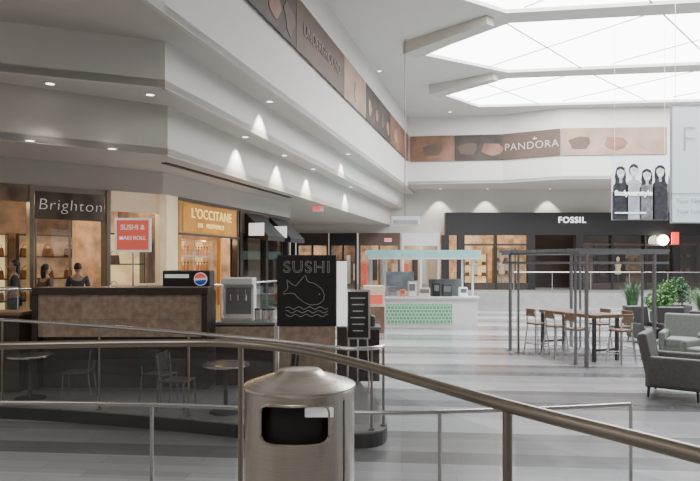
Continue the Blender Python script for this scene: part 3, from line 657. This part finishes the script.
for k,(pxx,dy) in enumerate(((258,0),(265,0),(272,0),(262,.2),(269,.2))):
    x=XP(pxx,KY+.5)
    if cup is None:
        cup=thing('canister','small steel canister on the dark service counter','canister',(x,KY+.45,cz),0,'canisters on the dark counter')
        bm=B(); lathe(bm,[(0,0),(.05,0),(.055,.16),(.05,.2),(0,.2)],16); jb=obj('jar_body',bm,'chrome',cup,smooth=True)
        bm=B(); lathe(bm,[(.056,.2),(.056,.23),(0,.24)],16); obj('lid',bm,'darkgrey',jb,smooth=True)
    else: dup(cup,(x,KY+.45+dy,cz))
# sushi board
SY=9.6; xa,xb=XP(279,SY),XP(335,SY); w=xb-xa
t=thing('sushi_board','black sushi chalk board on a stone pillar with a drawn fish','sign board',(xa,SY,PLAT))
zb=EYE+(H-326)/F*SY-PLAT; zt=EYE+(H-255)/F*SY-PLAT
bm=B(); bx(bm,0,w,0,.25,.12,zb); obj('stone_base',bm,'tile',t)
bm=B(); bx(bm,.02,w-.02,.03,.22,0,.12); obj('plinth',bm,'dark',t)
bm=B(); bx(bm,-.03,w+.02,-.03,.25,zb,zt); bp=obj('board_panel',bm,'black',t,bev=.01)
bm=B(); bx(bm,w+.03,w+.19,.0,.25,zb-.0,zt-.1); obj('side_lightbox',bm,'lightbox',t)
bm=B(); bx(bm,w+.03,w+.19,.0,.25,0,zb-.02); obj('side_base',bm,'dark',t)
obj('chalk_lettering',mv(text('SUSHI',.26,.003,spacing=1.15,outline=.004),w/2,-.038,zt-.2),'chalk',bp)
hh=(zt-zb); cx=w/2; czz=zb+hh*.45
fish=smoothpath([(-.30,-.02,0),(-.24,.09,0),(-.1,.17,0),(.04,.17,0),(.1,.25,0),(.16,.13,0),(.22,.04,0),(.36,.10,0),(.31,-.02,0),(.35,-.14,0),(.22,-.08,0),(.08,-.14,0),(-.08,-.18,0),(-.22,-.13,0),(-.30,-.02,0)],3)[:-1]
fish=[(p.x*math.cos(.3)-p.y*math.sin(.3)+random.uniform(-.008,.008), p.x*math.sin(.3)+p.y*math.cos(.3)+random.uniform(-.008,.008)) for p in fish]
bm=B(); tube(bm,[(cx-a,-.036,czz+.03+b) for a,b in fish],.0045,6,closed=True); obj('chalk_fish_outline',bm,'chalk',bp)
for q in range(3):
    bm=B(); tube(bm,[(cx-.34+.68*k/24,-.036,czz-.22-.06*q+.02*math.sin(k*PI/3+q)) for k in range(25)],.005,6); obj('chalk_wave',bm,'chalk',bp)
bm=B(); cyl(bm,(cx+.2,-.034,czz+.0),(cx+.2,-.04,czz+.0),.012,seg=8); obj('chalk_fish_eye',bm,'chalk',bp)
# red sign on post
p=W(133,285,11.3)
t=thing('red_menu_sign','red and white sign on a thin post above the stone counter','sign',(p[0],11.3,PLAT))
za=EYE+(H-252)/F*11.3-PLAT; zc=EYE+(H-218)/F*11.3-PLAT
bm=B(); cyl(bm,(0,0,0),(0,0,za),.015); po=obj('post',bm,'chrome',t)
bm=B(); cyl(bm,(0,0,0),(0,0,.02),.16,seg=24); obj('foot',bm,'chrome',po)
bm=B(); bx(bm,-.34,.34,-.015,.015,za,zc); fr_=obj('frame',bm,'pwhite',t)
bm=B(); bx(bm,-.30,.30,-.022,-.015,za+.04,zc-.04); obj('red_face',bm,'redsign',fr_)
obj('first_text_line',mv(text('SUSHI &',.13,.003,bold=.002),0,-.026,zc-.18),'pwhite',fr_)
obj('second_text_line',mv(text('MAKI ROLL',.10,.003,bold=.002),0,-.026,zc-.38),'pwhite',fr_)
t=thing('side_counter','low dark counter with glass sneeze guard at the left photo edge','counter',(-6.35,10.35,PLAT))
bm=B(); bx(bm,-.8,.75,-.2,.3,0,1.3); obj('cabinet',bm,'dark',t)
bm=B(); bx(bm,-.85,.8,-.25,.35,1.3,1.35); obj('worktop',bm,'wood',t)
bm=B(); bx(bm,-.8,.75,-.2,-.19,1.35,1.75); sg=obj('sneeze_guard',bm,'pane',t)
bm=B()
for x in (-.78,.73): cyl(bm,(x,-.195,1.35),(x,-.195,1.77),.012)
cyl(bm,(-.78,-.195,1.77),(.73,-.195,1.77),.012); obj('guard_frame',bm,'chrome',sg)
def easel(p,w,h,lab,m,fr='wood'):
    t=thing('easel_sign',lab,'menu board',p)
    R_=Matrix.Rotation(math.radians(-8),4,'X')
    bm=B(); box(bm,(0,0,1.3),(w,.03,h),R=R_); f_=obj('frame',bm,fr,t)
    bm=B(); box(bm,(0,-.02,1.3),(w-.07,.02,h-.07),R=R_); obj('board_face',bm,m,f_)
    for s in (-1,1):
        bm=B(); cyl(bm,(s*w*.45,-.14,0),(s*w*.3,.1,1.3+h/2),.015,seg=8); obj('leg',bm,fr,t)
    bm=B(); cyl(bm,(0,.45,0),(0,.1,1.25),.015,seg=8); obj('leg',bm,fr,t)
    for k in range(6):
        bm=B(); dz=h*.33-k*h*.13; box(bm,(0,-.036+dz*.14,1.3+dz),(w*.6*(1-.15*(k%3)),.006,.02),R=R_); obj('chalk_line',bm,'chalk',f_)
easel((XP(358,10.3),10.3,PLAT),.42,.85,'black chalk menu on an easel just right of the sushi board','black','chrome')
t=thing('bistro_counter','dark counter with steel top right of the sushi board','counter',(XP(366,11.0),11.35,PLAT))
bm=B(); bx(bm,-.38,.25,-.3,.3,0,.95); obj('cabinet',bm,'dark',t)
bm=B(); bx(bm,-.42,.28,-.34,.34,.95,1.0); obj('worktop',bm,'grey_steel',t,bev=.01)
for x,l in ((-.2,'left of two squat dark pots on counter by the easel'),(.08,'right of two squat dark pots on counter by the easel')):
    q=thing('stock_pot',l,'pot',(XP(366,11.0)+x,11.25,PLAT+1.001))
    bm=B(); lathe(bm,[(0,0),(.1,0),(.105,.16),(.11,.17),(.1,.19),(.03,.22),(0,.22)],20); pb=obj('pot_body',bm,'darkgrey',q,smooth=True)
    bm=B(); cyl(bm,(0,0,.22),(0,0,.26),.02); obj('lid_knob',bm,'chrome',pb)
# café tables + chairs on the platform
def cafe_table(p,lab):
    t=thing('cafe_table',lab,'table',p)
    bm=B(); lathe(bm,[(0,.68),(.34,.68),(.345,.695),(.34,.71),(0,.71)],40); obj('tabletop',bm,'chrome',t,smooth=True)
    bm=B(); cyl(bm,(0,0,.03),(0,0,.68),.03); pd=obj('pedestal',bm,'darkgrey',t)
    bm=B(); lathe(bm,[(0,0),(.24,0),(.22,.025),(.04,.05),(0,.05)],28); obj('base',bm,'darkgrey',pd,smooth=True)
    return t
T1=(XP(225,8.75),8.8,PLAT); T2=(-5.15,9.66,PLAT)
cafe_table(T1,'round steel café table under the dark counter, nearest the bin')
cafe_table(T2,'round steel café table at the left edge of the photo')
def cafe_chair(p,rz,lab):
    t=thing('cafe_chair',lab,'chair',p,rz)
    bm=B(); bx(bm,-.2,.2,-.2,.2,.43,.455); obj('seat',bm,'leather',t,bev=.01)
    bm=B(); pts=[(.2*math.sin(a),.2-.05*(1-abs(math.sin(a)))+.02,0) for a in [(-1+k/4)*PI/2*.9 for k in range(9)]]
    lo_=[bm.verts.new((q[0],q[1]+.03,.6)) for q in pts]; hi_=[bm.verts.new((q[0],q[1]+.06,.85)) for q in pts]
    for k in range(8): bm.faces.new((lo_[k],lo_[k+1],hi_[k+1],hi_[k]))
    o=obj('backrest',bm,'leather',t); md=o.modifiers.new('s','SOLIDIFY'); md.thickness=.02
    for sx in (-1,1):
        bm=B(); cyl(bm,(sx*.2,-.2,0),(sx*.18,-.18,.44),.012); obj('leg',bm,'grey_steel',t)
        bm=B(); tube(bm,[(sx*.2,.24,0),(sx*.18,.19,.44),(sx*.19,.23,.82)],.012,8); obj('leg',bm,'grey_steel',t)
    return t
ch=cafe_chair((T1[0]-.75,T1[1]+.15,PLAT),math.radians(80),'dark café chair left of the table nearest the bin')
dup(ch,(T1[0]+.75,T1[1]+.3,PLAT),math.radians(-75),'dark café chair right of the table nearest the bin')
dup(ch,(T2[0]+.8,T2[1]-.05,PLAT),math.radians(-80),'dark café chair beside the table at the left edge')
dup(ch,(-3.0,9.45,PLAT),math.radians(160),'lone dark café chair turned to the platform railing below the stone counter')
# ---------------------------------------------------------------- aqua canopy kiosk
KX0,KX1=XP(384,22.2),XP(478,22.2)
t=thing('canopy_kiosk','white and green kiosk under a flat aqua glass canopy','kiosk',((KX0+KX1)/2,23.4,LOW)); ox=t.location.x
def kb(x0_,x1_,y0_,y1_,z0_,z1_,n,m,par=None,**k):
    bm=B(); bx(bm,x0_-ox,x1_-ox,y0_-23.4,y1_-23.4,z0_,z1_); return obj(n,bm,m,par or t,**k)
fc=kb(KX0,KX1,22.2,22.5,0,1.05,'front_counter','whitepaint')
kb(KX0+.1,KX1-.95,22.17,22.2,.12,.84,'green_panel','green',fc)
kb(KX1-.3,KX1,22.5,24.9,0,1.05,'side_counter','whitepaint')
kb(KX0,KX0+.3,22.5,24.9,0,1.05,'side_counter','whitepaint')
kb(KX0-.06,KX1+.06,22.1,22.6,1.05,1.12,'countertop','whitepaint',bev=.01)
for x in (KX0+.06,KX1-.1,KX0-.45):
    for y in (22.7,24.8):
        bm=B(); bx(bm,x-ox-.04,x-ox+.04,y-23.4-.04,y-23.4+.04,0,2.5); obj('post',bm,'whitepaint',t)
cxa,cxb=XP(368,22),XP(480,22)
bm=B(); bx(bm,cxa-ox,cxb-ox,-1.45,1.6,2.62,2.66); obj('canopy_glass',bm,'teal',t)
for y in (-1.45,1.6):
    bm=B(); bx(bm,cxa-ox,cxb-ox,y-.04,y+.04,2.55,2.84); obj('canopy_fascia',bm,'teal',t)
for x in (cxa-ox,cxb-ox):
    bm=B(); bx(bm,x-.04,x+.04,-1.41,1.56,2.55,2.84); obj('canopy_fascia',bm,'teal',t)
for k in range(7):
    bm=B(); x=cxa-ox+(cxb-cxa)*(k+.5)/7; bx(bm,x-.02,x+.02,-1.4,1.55,2.50,2.61); obj('canopy_rib',bm,'whitepaint',t)
bm=B(); bx(bm,cxa-ox,cxb-ox,-1.5,-1.44,2.50,2.55); obj('front_rail',bm,'whitepaint',t)
kb(KX0+.2,KX0+1.4,24.95,25.05,1.2,2.0,'rear_menu','photo')
kb(KX1-1.5,KX1-.2,24.4,24.7,0,1.7,'rear_cabinet','grey_steel')
names=('steel appliance at the left end of the green kiosk counter','tall white appliance on the green kiosk counter','beige display case in the middle of the green kiosk counter','dark till on the green kiosk counter','pale blue box at the right end of the green kiosk counter','small red box between steel and tall white appliances on the green kiosk','small black machine right of the beige case on the green kiosk')
for i,(dx,w_,h_,m_) in enumerate(((.3,.36,.38,'chrome'),(1.05,.3,.55,'whitepaint'),(1.5,.42,.32,'goods'),(2.35,.35,.45,'darkgrey'),(2.95,.3,.34,'bluewhite'),(.7,.2,.26,'redsign'),(1.95,.26,.5,'black'))):
    q=thing('counter_appliance',names[i],'appliance',(KX0+dx,22.36,LOW+1.121))
    bm=B(); bx(bm,-w_/2,w_/2,-.15,.15,0,h_); bb_=obj('body',bm,m_,q,bev=.03)
    bm=B(); bx(bm,-w_/2+.04,w_/2-.04,-.165,-.15,h_*.4,h_*.85); obj('front_window',bm,'grey_steel',bb_)
t=thing('display_case','brown and white display case just left of the green kiosk','display case',(XP(374,20.2),20.4,LOW))
bm=B(); bx(bm,-.35,.35,-.3,.3,0,.9); obj('base',bm,'wood',t)
bm=B(); bx(bm,-.35,.35,-.3,.3,.9,1.6); cb=obj('case_body',bm,'goods',t,bev=.02)
bm=B(); bx(bm,-.28,.28,-.32,-.3,1.0,1.3); obj('red_front',bm,'redsign',cb)
# ---------------------------------------------------------------- pergola
PR=math.radians(22); P0=(5.4,13.7)
t=thing('steel_pergola','open grey steel frame standing over the high communal table','pergola',(P0[0],P0[1],LOW),PR)
u,v=2.1,2.8; hz=2.68
def post(x,y,s=.035):
    bm=B(); bx(bm,x-s,x+s,y-s,y+s,0,hz-.03); p_=obj('post',bm,'grey_steel',t)
    bm=B(); bx(bm,x-.09,x+.09,y-.09,y+.09,0,.015); obj('foot_plate',bm,'grey_steel',p_)
for x in (0,u):
    for y in (0,.35,v-.35,v): post(x,y,.032 if y in (0,v) else .022)
for z in (hz-.06,hz-.3):
    for y in (0,v):
        bm=B(); bx(bm,-.25,u+.45,y-.03,y+.03,z-.03,z+.03); obj('beam',bm,'grey_steel',t)
    for x in (0,u):
        bm=B(); bx(bm,x-.03,x+.03,.03,v-.03,z-.03,z+.03); obj('beam',bm,'grey_steel',t)
for k in range(12):
    bm=B(); y=v*k/11; bx(bm,-.35,u+.5,y-.015,y+.015,hz-.03,hz+.03); obj('slat',bm,'grey_steel',t)
t=thing('communal_table','long high wood-topped table under the grey steel frame','table',toW(P0,PR,u/2,v/2,LOW),PR)
bm=B(); bx(bm,-.42,.42,-1.0,1.0,1.04,1.13); obj('tabletop',bm,'wood',t,bev=.01)
for sx in (-1,1):
    for sy in (-1,1):
        bm=B(); bx(bm,sx*.36-.035,sx*.36+.035,sy*.92-.035,sy*.92+.035,0,1.04); obj('leg',bm,'darkgrey',t)
for sy in (-1,1):
    bm=B(); bx(bm,-.325,.325,sy*.92-.02,sy*.92+.02,.25,.3); obj('foot_rail',bm,'darkgrey',t)
def stool(p,rz,lab,m):
    t=thing('bar_stool',lab,'bar stool',p,rz)
    bm=B(); bx(bm,-.19,.19,-.19,.19,.76,.81); obj('seat',bm,'wood',t,bev=.012)
    for sx in (-1,1):
        bm=B(); cyl(bm,(sx*.23,-.23,0),(sx*.16,-.16,.76),.02); obj('leg',bm,m,t)
        bm=B(); tube(bm,[(sx*.23,.23,0),(sx*.16,.16,.76),(sx*.17,.2,1.14)],.02,8); obj('leg',bm,m,t)
    bm=B()
    q=[(-.205,-.205),(.205,-.205),(.205,.205),(-.205,.205)]
    tube(bm,[(a,b,.26) for a,b in q],.012,6,closed=True)
    obj('foot_ring',bm,m,t)
    bm=B(); bx(bm,-.18,.18,.18,.21,.98,1.18); obj('backrest',bm,'wood',t,bev=.01)
    return t
st=stool(toW(P0,PR,u/2-.72,.68,LOW),PR+math.radians(90),'metal bar stool with wood seat, left side of the high table, nearest end','chrome')
dup(st,toW(P0,PR,u/2-.72,1.4,LOW),None,'middle bar stool on the left side of the high table')
dup(st,toW(P0,PR,u/2-.72,2.12,LOW),None,'farthest bar stool on the left side of the high table')
dup(st,toW(P0,PR,u/2+.72,.68,LOW),PR-math.radians(90),'nearest bar stool on the right side of the high table')
dup(st,toW(P0,PR,u/2+.72,1.4,LOW),PR-math.radians(90),'middle bar stool on the right side of the high table')
dup(st,toW(P0,PR,u/2+.05,.06,LOW),PR+PI,'bar stool at the near end of the high table')
# ---------------------------------------------------------------- armchairs, planters
def armchair(p,rz,lab,m,sc=1.0,seat=None,tall=0):
    t=thing('armchair',lab,'armchair',p,rz)
    def A(n,bm,mm,bev=0):
        bm.transform(Matrix.Scale(sc,4)); return obj(n,bm,mm,t,bev=bev)
    A('base',bx(B(),-.36,.36,-.36,.36,.14,.32),m,.03)
    A('seat_cushion',bx(B(),-.27,.27,-.40,.26,.32,.47),seat or m,.05)
    A('backrest',box(B(),(0,.35+tall*.03,.60+tall/2),(.76,.14,.66+tall),R=Matrix.Rotation(math.radians(-12),4,'X')),m,.06)
    for s in (-1,1):
        A('armrest',bx(B(),s*.34-.06,s*.34+.06,-.38,.34,.16,.60),m,.05)
        for y in (-.32,.32): A('leg',cyl(B(),(s*.34,y,0),(s*.33,y*.97,.15),.016,.022,seg=10),'darkgrey')
    return t
armchair((XP(682,10.6),10.8,LOW),math.radians(55),'charcoal armchair with pale seat at the right photo edge, nearest','chargrey',1.22,'greyseat')
armchair((8.1,14.6,LOW),math.radians(-35),'light grey-green armchair behind the charcoal one','greyfab',1.2)
armchair((XP(716,13.0),13.2,LOW),math.radians(-60),'grey-green armchair cut off by the right photo edge','greyfab',1.1)
armchair((XP(650,17.6),17.9,LOW),math.radians(10),'dark armchair just right of the steel frame','leather',1.0,None,.15)
armchair((XP(684,17.0),17.4,LOW),math.radians(-8),'dark armchair before the bright green bushy plant','leather',1.0,None,.15)
armchair((XP(712,15.6),15.9,LOW),math.radians(-30),'dark armchair at the right edge before the spreading plant','leather',1.0,None,.15)
def planter(p,w,h,lab,m,n,ph,spread,kind):
    t=thing('potted_plant',lab,'plant',p)
    bm=B(); prism(bm,[(-w*.42,-w*.42),(w*.42,-w*.42),(w*.42,w*.42),(-w*.42,w*.42)],0,h)
    for vtx in bm.verts:
        if vtx.co.z>h/2: vtx.co.x*=1.18; vtx.co.y*=1.18
    po=obj('pot',bm,'pot',t,bev=.015)
    bm=B(); bx(bm,-w*.45,w*.45,-w*.45,w*.45,h+.001,h+.01); obj('soil',bm,'soil',po)
    bm=B(); clumps=[(random.uniform(-.5,.5)*spread,random.uniform(-.4,.4)*spread,random.uniform(.25,.85)*ph) for _ in range(9)]
    for k in range(n):
        a=random.random()*2*PI; e=random.random(); r0=random.random()*w*.35
        L=ph*(.6+.4*random.random()); out=spread*(.3+.7*e)
        base=Vector((r0*math.cos(a),r0*math.sin(a),h))
        if kind=='blade':
            wd=.028; prev=None
            for s in range(5):
                f_=s/4; c_=base+Vector((math.cos(a)*out*f_*f_,math.sin(a)*out*f_*f_,L*f_-.25*L*f_*f_*e))
                ww=wd*(1-f_*.9); sd=Vector((-math.sin(a),math.cos(a),0))*ww
                cur=(bm.verts.new(c_-sd),bm.verts.new(c_+sd))
                if prev: bm.faces.new((prev[0],prev[1],cur[1],cur[0]))
                prev=cur
        else:
            cl=clumps[k%9]; v_=Vector((random.gauss(0,1),random.gauss(0,1),random.gauss(0,1))).normalized()*spread*.48*(random.random()**.35)
            c_=Vector((cl[0],cl[1],h+cl[2]))+v_
            nrm=Vector((random.gauss(0,1),random.gauss(0,1),random.gauss(0,1))).normalized(); s1=nrm.orthogonal().normalized()*.065; s2=nrm.cross(s1).normalized()*.032
            bm.faces.new([bm.verts.new(c_-s1),bm.verts.new(c_+s2),bm.verts.new(c_+s1),bm.verts.new(c_-s2)])
    obj('foliage',bm,m,t,rec=False)
    if kind!='blade':
        for k in range(5):
            bm=B(); cyl(bm,(.01*math.cos(k*1.26),.01*math.sin(k*1.26),h),(.12*math.cos(k*1.26),.12*math.sin(k*1.26),h+ph*.7),.012,.006,seg=6); obj('stem',bm,'wood',t)
planter((XP(666,19.6),19.9,LOW),.55,.75,'bright green bushy plant in a tall pot behind the dark armchairs','leaf',1500,1.0,.62,'bush')
planter((XP(640,21.2),21.8,LOW),.5,.8,'spiky dark plant just right of the steel frame','leaf2',160,1.0,.5,'blade')
planter((XP(702,18.6),18.4,LOW),.55,.75,'spreading green plant at the right edge of the photo','leaf',260,1.0,.6,'blade')
planter((XP(698,21),22.0,LOW),.5,.8,'dark bushy plant behind the spreading plant at the right edge','leaf2',1200,1.1,.7,'bush')
# ---------------------------------------------------------------- people (skin modifier)
def skinmesh(verts,edges,rad,sub=1,root=0):
    me=bpy.data.meshes.new('s'); me.from_pydata(verts,edges,[]); o=bpy.data.objects.new('s',me); COL.objects.link(o)
    md=o.modifiers.new('k','SKIN'); md.use_smooth_shade=True
    for i,r in enumerate(rad):
        sv=me.skin_vertices[0].data[i]; sv.radius=(r,r) if not isinstance(r,tuple) else r; sv.use_root=(i==root)
    o.modifiers.new('u','SUBSURF').levels=sub
    bpy.context.view_layer.update(); dg=bpy.context.evaluated_depsgraph_get()
    out=bpy.data.meshes.new_from_object(o.evaluated_get(dg)); bpy.data.objects.remove(o)
    bm=B(); bm.from_mesh(out); bpy.data.meshes.remove(out); return bm
def person(p,rz,lab,shirt,trou,h=1.7,bend=.3,hairlong=False):
    k=h/1.7; t=thing('person',lab,'person',p,rz)
    V=[];E=[];Rr=[]
    def v(c,r): V.append((c[0]*k,c[1]*k,c[2]*k)); Rr.append(r*k); return len(V)-1
    pel=v((0,0,.93),.125); ch=v((0,0,1.15),.11); sh=v((0,0,1.36),.11); nk=v((0,0,1.46),.052); hd0=v((0,-.01,1.53),.055)
    E+=[(pel,ch),(ch,sh),(sh,nk),(nk,hd0)]
    for s in (-1,1):
        hp=v((s*.09,0,.86),.085); kn=v((s*.1,-.01-.02*s,.48),.055); an=v((s*.1,.02,.09),.038); to=v((s*.11,-.13,.03),.033); E+=[(pel,hp),(hp,kn),(kn,an),(an,to)]
        so=v((s*.18,0,1.37),.052); el=v((s*.23,.02,1.10),.04); wr=v((s*.2,-.12-bend*.4,.98+bend*.3),.026); pa=v((s*.19,-.18-bend*.42,.97+bend*.33),.03)
        E+=[(sh,so),(so,el),(el,wr),(wr,pa)]
        for f in range(4):
            a=v((s*(.19+.022*(f-1.5)),-.24-bend*.42,.955+bend*.33),.009); b=v((s*(.19+.022*(f-1.5)),-.27-bend*.4-.008*(f==1),.93+bend*.33),.008); E+=[(pa,a),(a,b)]
        a=v((s*.15,-.2-bend*.42,.975+bend*.33),.010); E+=[(pa,a)]
    bm=skinmesh(V,E,Rr)
    hb_=B(); bmesh.ops.create_uvsphere(hb_,u_segments=20,v_segments=16,radius=1,matrix=Matrix.Translation((0,-.015*k,1.595*k))@Matrix.Diagonal((.075*k,.095*k,.115*k,1)))
    for q in hb_.verts:
        y=q.co.y; z=q.co.z/k-1.595
        if y<-.05*k and abs(q.co.x)<.025*k:
            if -.035<z<.01: q.co.y-=.018*k
        if y<-.04*k and .0<z<.03 and .02*k<abs(q.co.x)<.05*k: q.co.y+=.008*k
    for s in (-1,1): sph(hb_,(s*.077*k,0,1.59*k),.022*k,8,(.4,1,1.4))
    join(bm,hb_); bo=obj('body',bm,'skin',t,smooth=True)
    bm=B(); bmesh.ops.create_uvsphere(bm,u_segments=20,v_segments=14,radius=1,matrix=Matrix.Translation((0,.01*k,1.625*k))@Matrix.Diagonal((.088*k,.1*k,.105*k,1)))
    geom=[q for q in bm.verts if q.co.y<-.035*k and q.co.z<1.655*k or (q.co.z<1.56*k)]
    bmesh.ops.delete(bm,geom=geom,context='VERTS')
    if hairlong: sph(bm,(0,.06*k,1.52*k),.085*k,14,(1,.5,1.7))
    obj('hair',bm,'hair',t,smooth=True)
    for s in (-1,1):
        bm=B(); sph(bm,(s*.03*k,-.1*k,1.605*k),.008*k,8); obj('eye',bm,'black',bo)
    bm=B(); box(bm,(0,-.1*k,1.548*k),(.04*k,.01*k,.008*k)); obj('mouth',bm,'bag',bo)
    sv=[(0,0,.9),(0,0,1.15),(0,0,1.37)]; se=[(0,1),(1,2)]; sr=[.145,.13,.125]
    for s in (-1,1):
        n=len(sv); sv+=[(s*.18,0,1.38),(s*.23,.02,1.11),(s*.215,-.05-bend*.2,1.05+bend*.15)]; se+=[(2,n),(n,n+1),(n+1,n+2)]; sr+=[.066,.055,.045]
    obj('shirt',skinmesh([tuple(c*k for c in q) for q in sv],se,[r*k for r in sr]),shirt,t,smooth=True)
    sv=[(0,0,.95)]; se=[]; sr=[.135]
    for s in (-1,1):
        n=len(sv); sv+=[(s*.09,0,.85),(s*.1,-.01-.02*s,.48),(s*.1,.02,.1)]; se+=[(0,n),(n,n+1),(n+1,n+2)]; sr+=[.1,.072,.06]
    obj('trousers',skinmesh([tuple(c*k for c in q) for q in sv],se,[r*k for r in sr]),trou,t,smooth=True)
    return t
person((XP(16,12.0),11.95,0),math.radians(-60),'person in dark top at the left edge before the leftmost shop','shirtdark','jeans',1.62,.5,True)
person((XP(47,12.3),12.25,0),math.radians(150),'person in brown top facing the shop window by the silver name','shirtred','shirtdark',1.54,.3,True)
person((XP(80,12.8),12.7,0),math.radians(200),'person in slate top standing before the dark bay','shirtblue','jeans',1.56,.2)
# ---------------------------------------------------------------- lights and world
def area(n,loc,size,e,col=(1,1,1),rot=(0,0,0),sy=None):
    ld=bpy.data.lights.new(n,'AREA'); ld.energy=e; ld.color=col; ld.shape='RECTANGLE'; ld.size=size; ld.size_y=sy or size
    o=bpy.data.objects.new(n,ld); COL.objects.link(o); o.location=loc; o.rotation_euler=rot; return o
def point(n,loc,e,col=(1,.75,.45),r=.15):
    ld=bpy.data.lights.new(n,'POINT'); ld.energy=e; ld.color=col; ld.shadow_soft_size=r
    o=bpy.data.objects.new(n,ld); COL.objects.link(o); o.location=loc; return o
for x in (1.5,3.4,5.3,8.3): point('shop_lamp',toW(A0p,aA,x,1.2,3.0),60)
point('bay_lamp',toW(A0p,aA,6.9,1.2,3.0),22)
for x in (1,2.2,3.3): point('golden_shop_lamp',toW(CORN,aB,x,.12,2.2),8,(1,.7,.35),.05)
for x in (7.5,9.5): point('watch_shop_lamp',(x,35.8,3.6),120,(1,.78,.5))
for x in (14,17.5): point('watch_shop_lamp',(x,35.8,3.6),12,(1,.8,.55))
for x in (-2.2,-.4,1.7,4.2): point('far_shop_lamp',(x,35.6,2.3),20,(1,.85,.65))
area('walkway_fill_light',(-2,-2.5,8.8),5,400,(1,.93,.84),(math.radians(38),0,math.radians(12)))  # added fill light from behind the viewer, no fitting there
area('walkway_fill_light',(-7,2.5,5.3),3,90,(1,.92,.82),(math.radians(25),0,0))  # second added fill, brightens the left side
w=bpy.data.worlds.new('World'); bpy.context.scene.world=w; w.use_nodes=True
w.node_tree.nodes['Background'].inputs[0].default_value=(.90,.89,.88,1); w.node_tree.nodes['Background'].inputs[1].default_value=.52
# camera
cd=bpy.data.cameras.new('Camera'); cam=bpy.data.objects.new('Camera',cd); COL.objects.link(cam)
cam.location=(0,0,EYE); cam.rotation_euler=(PI/2,0,0); cd.sensor_fit='HORIZONTAL'; cd.sensor_width=36; cd.lens=36*F/700
cd.shift_y=(H-240.5)/700; cd.clip_start=.05; cd.clip_end=200
bpy.context.scene.camera=cam
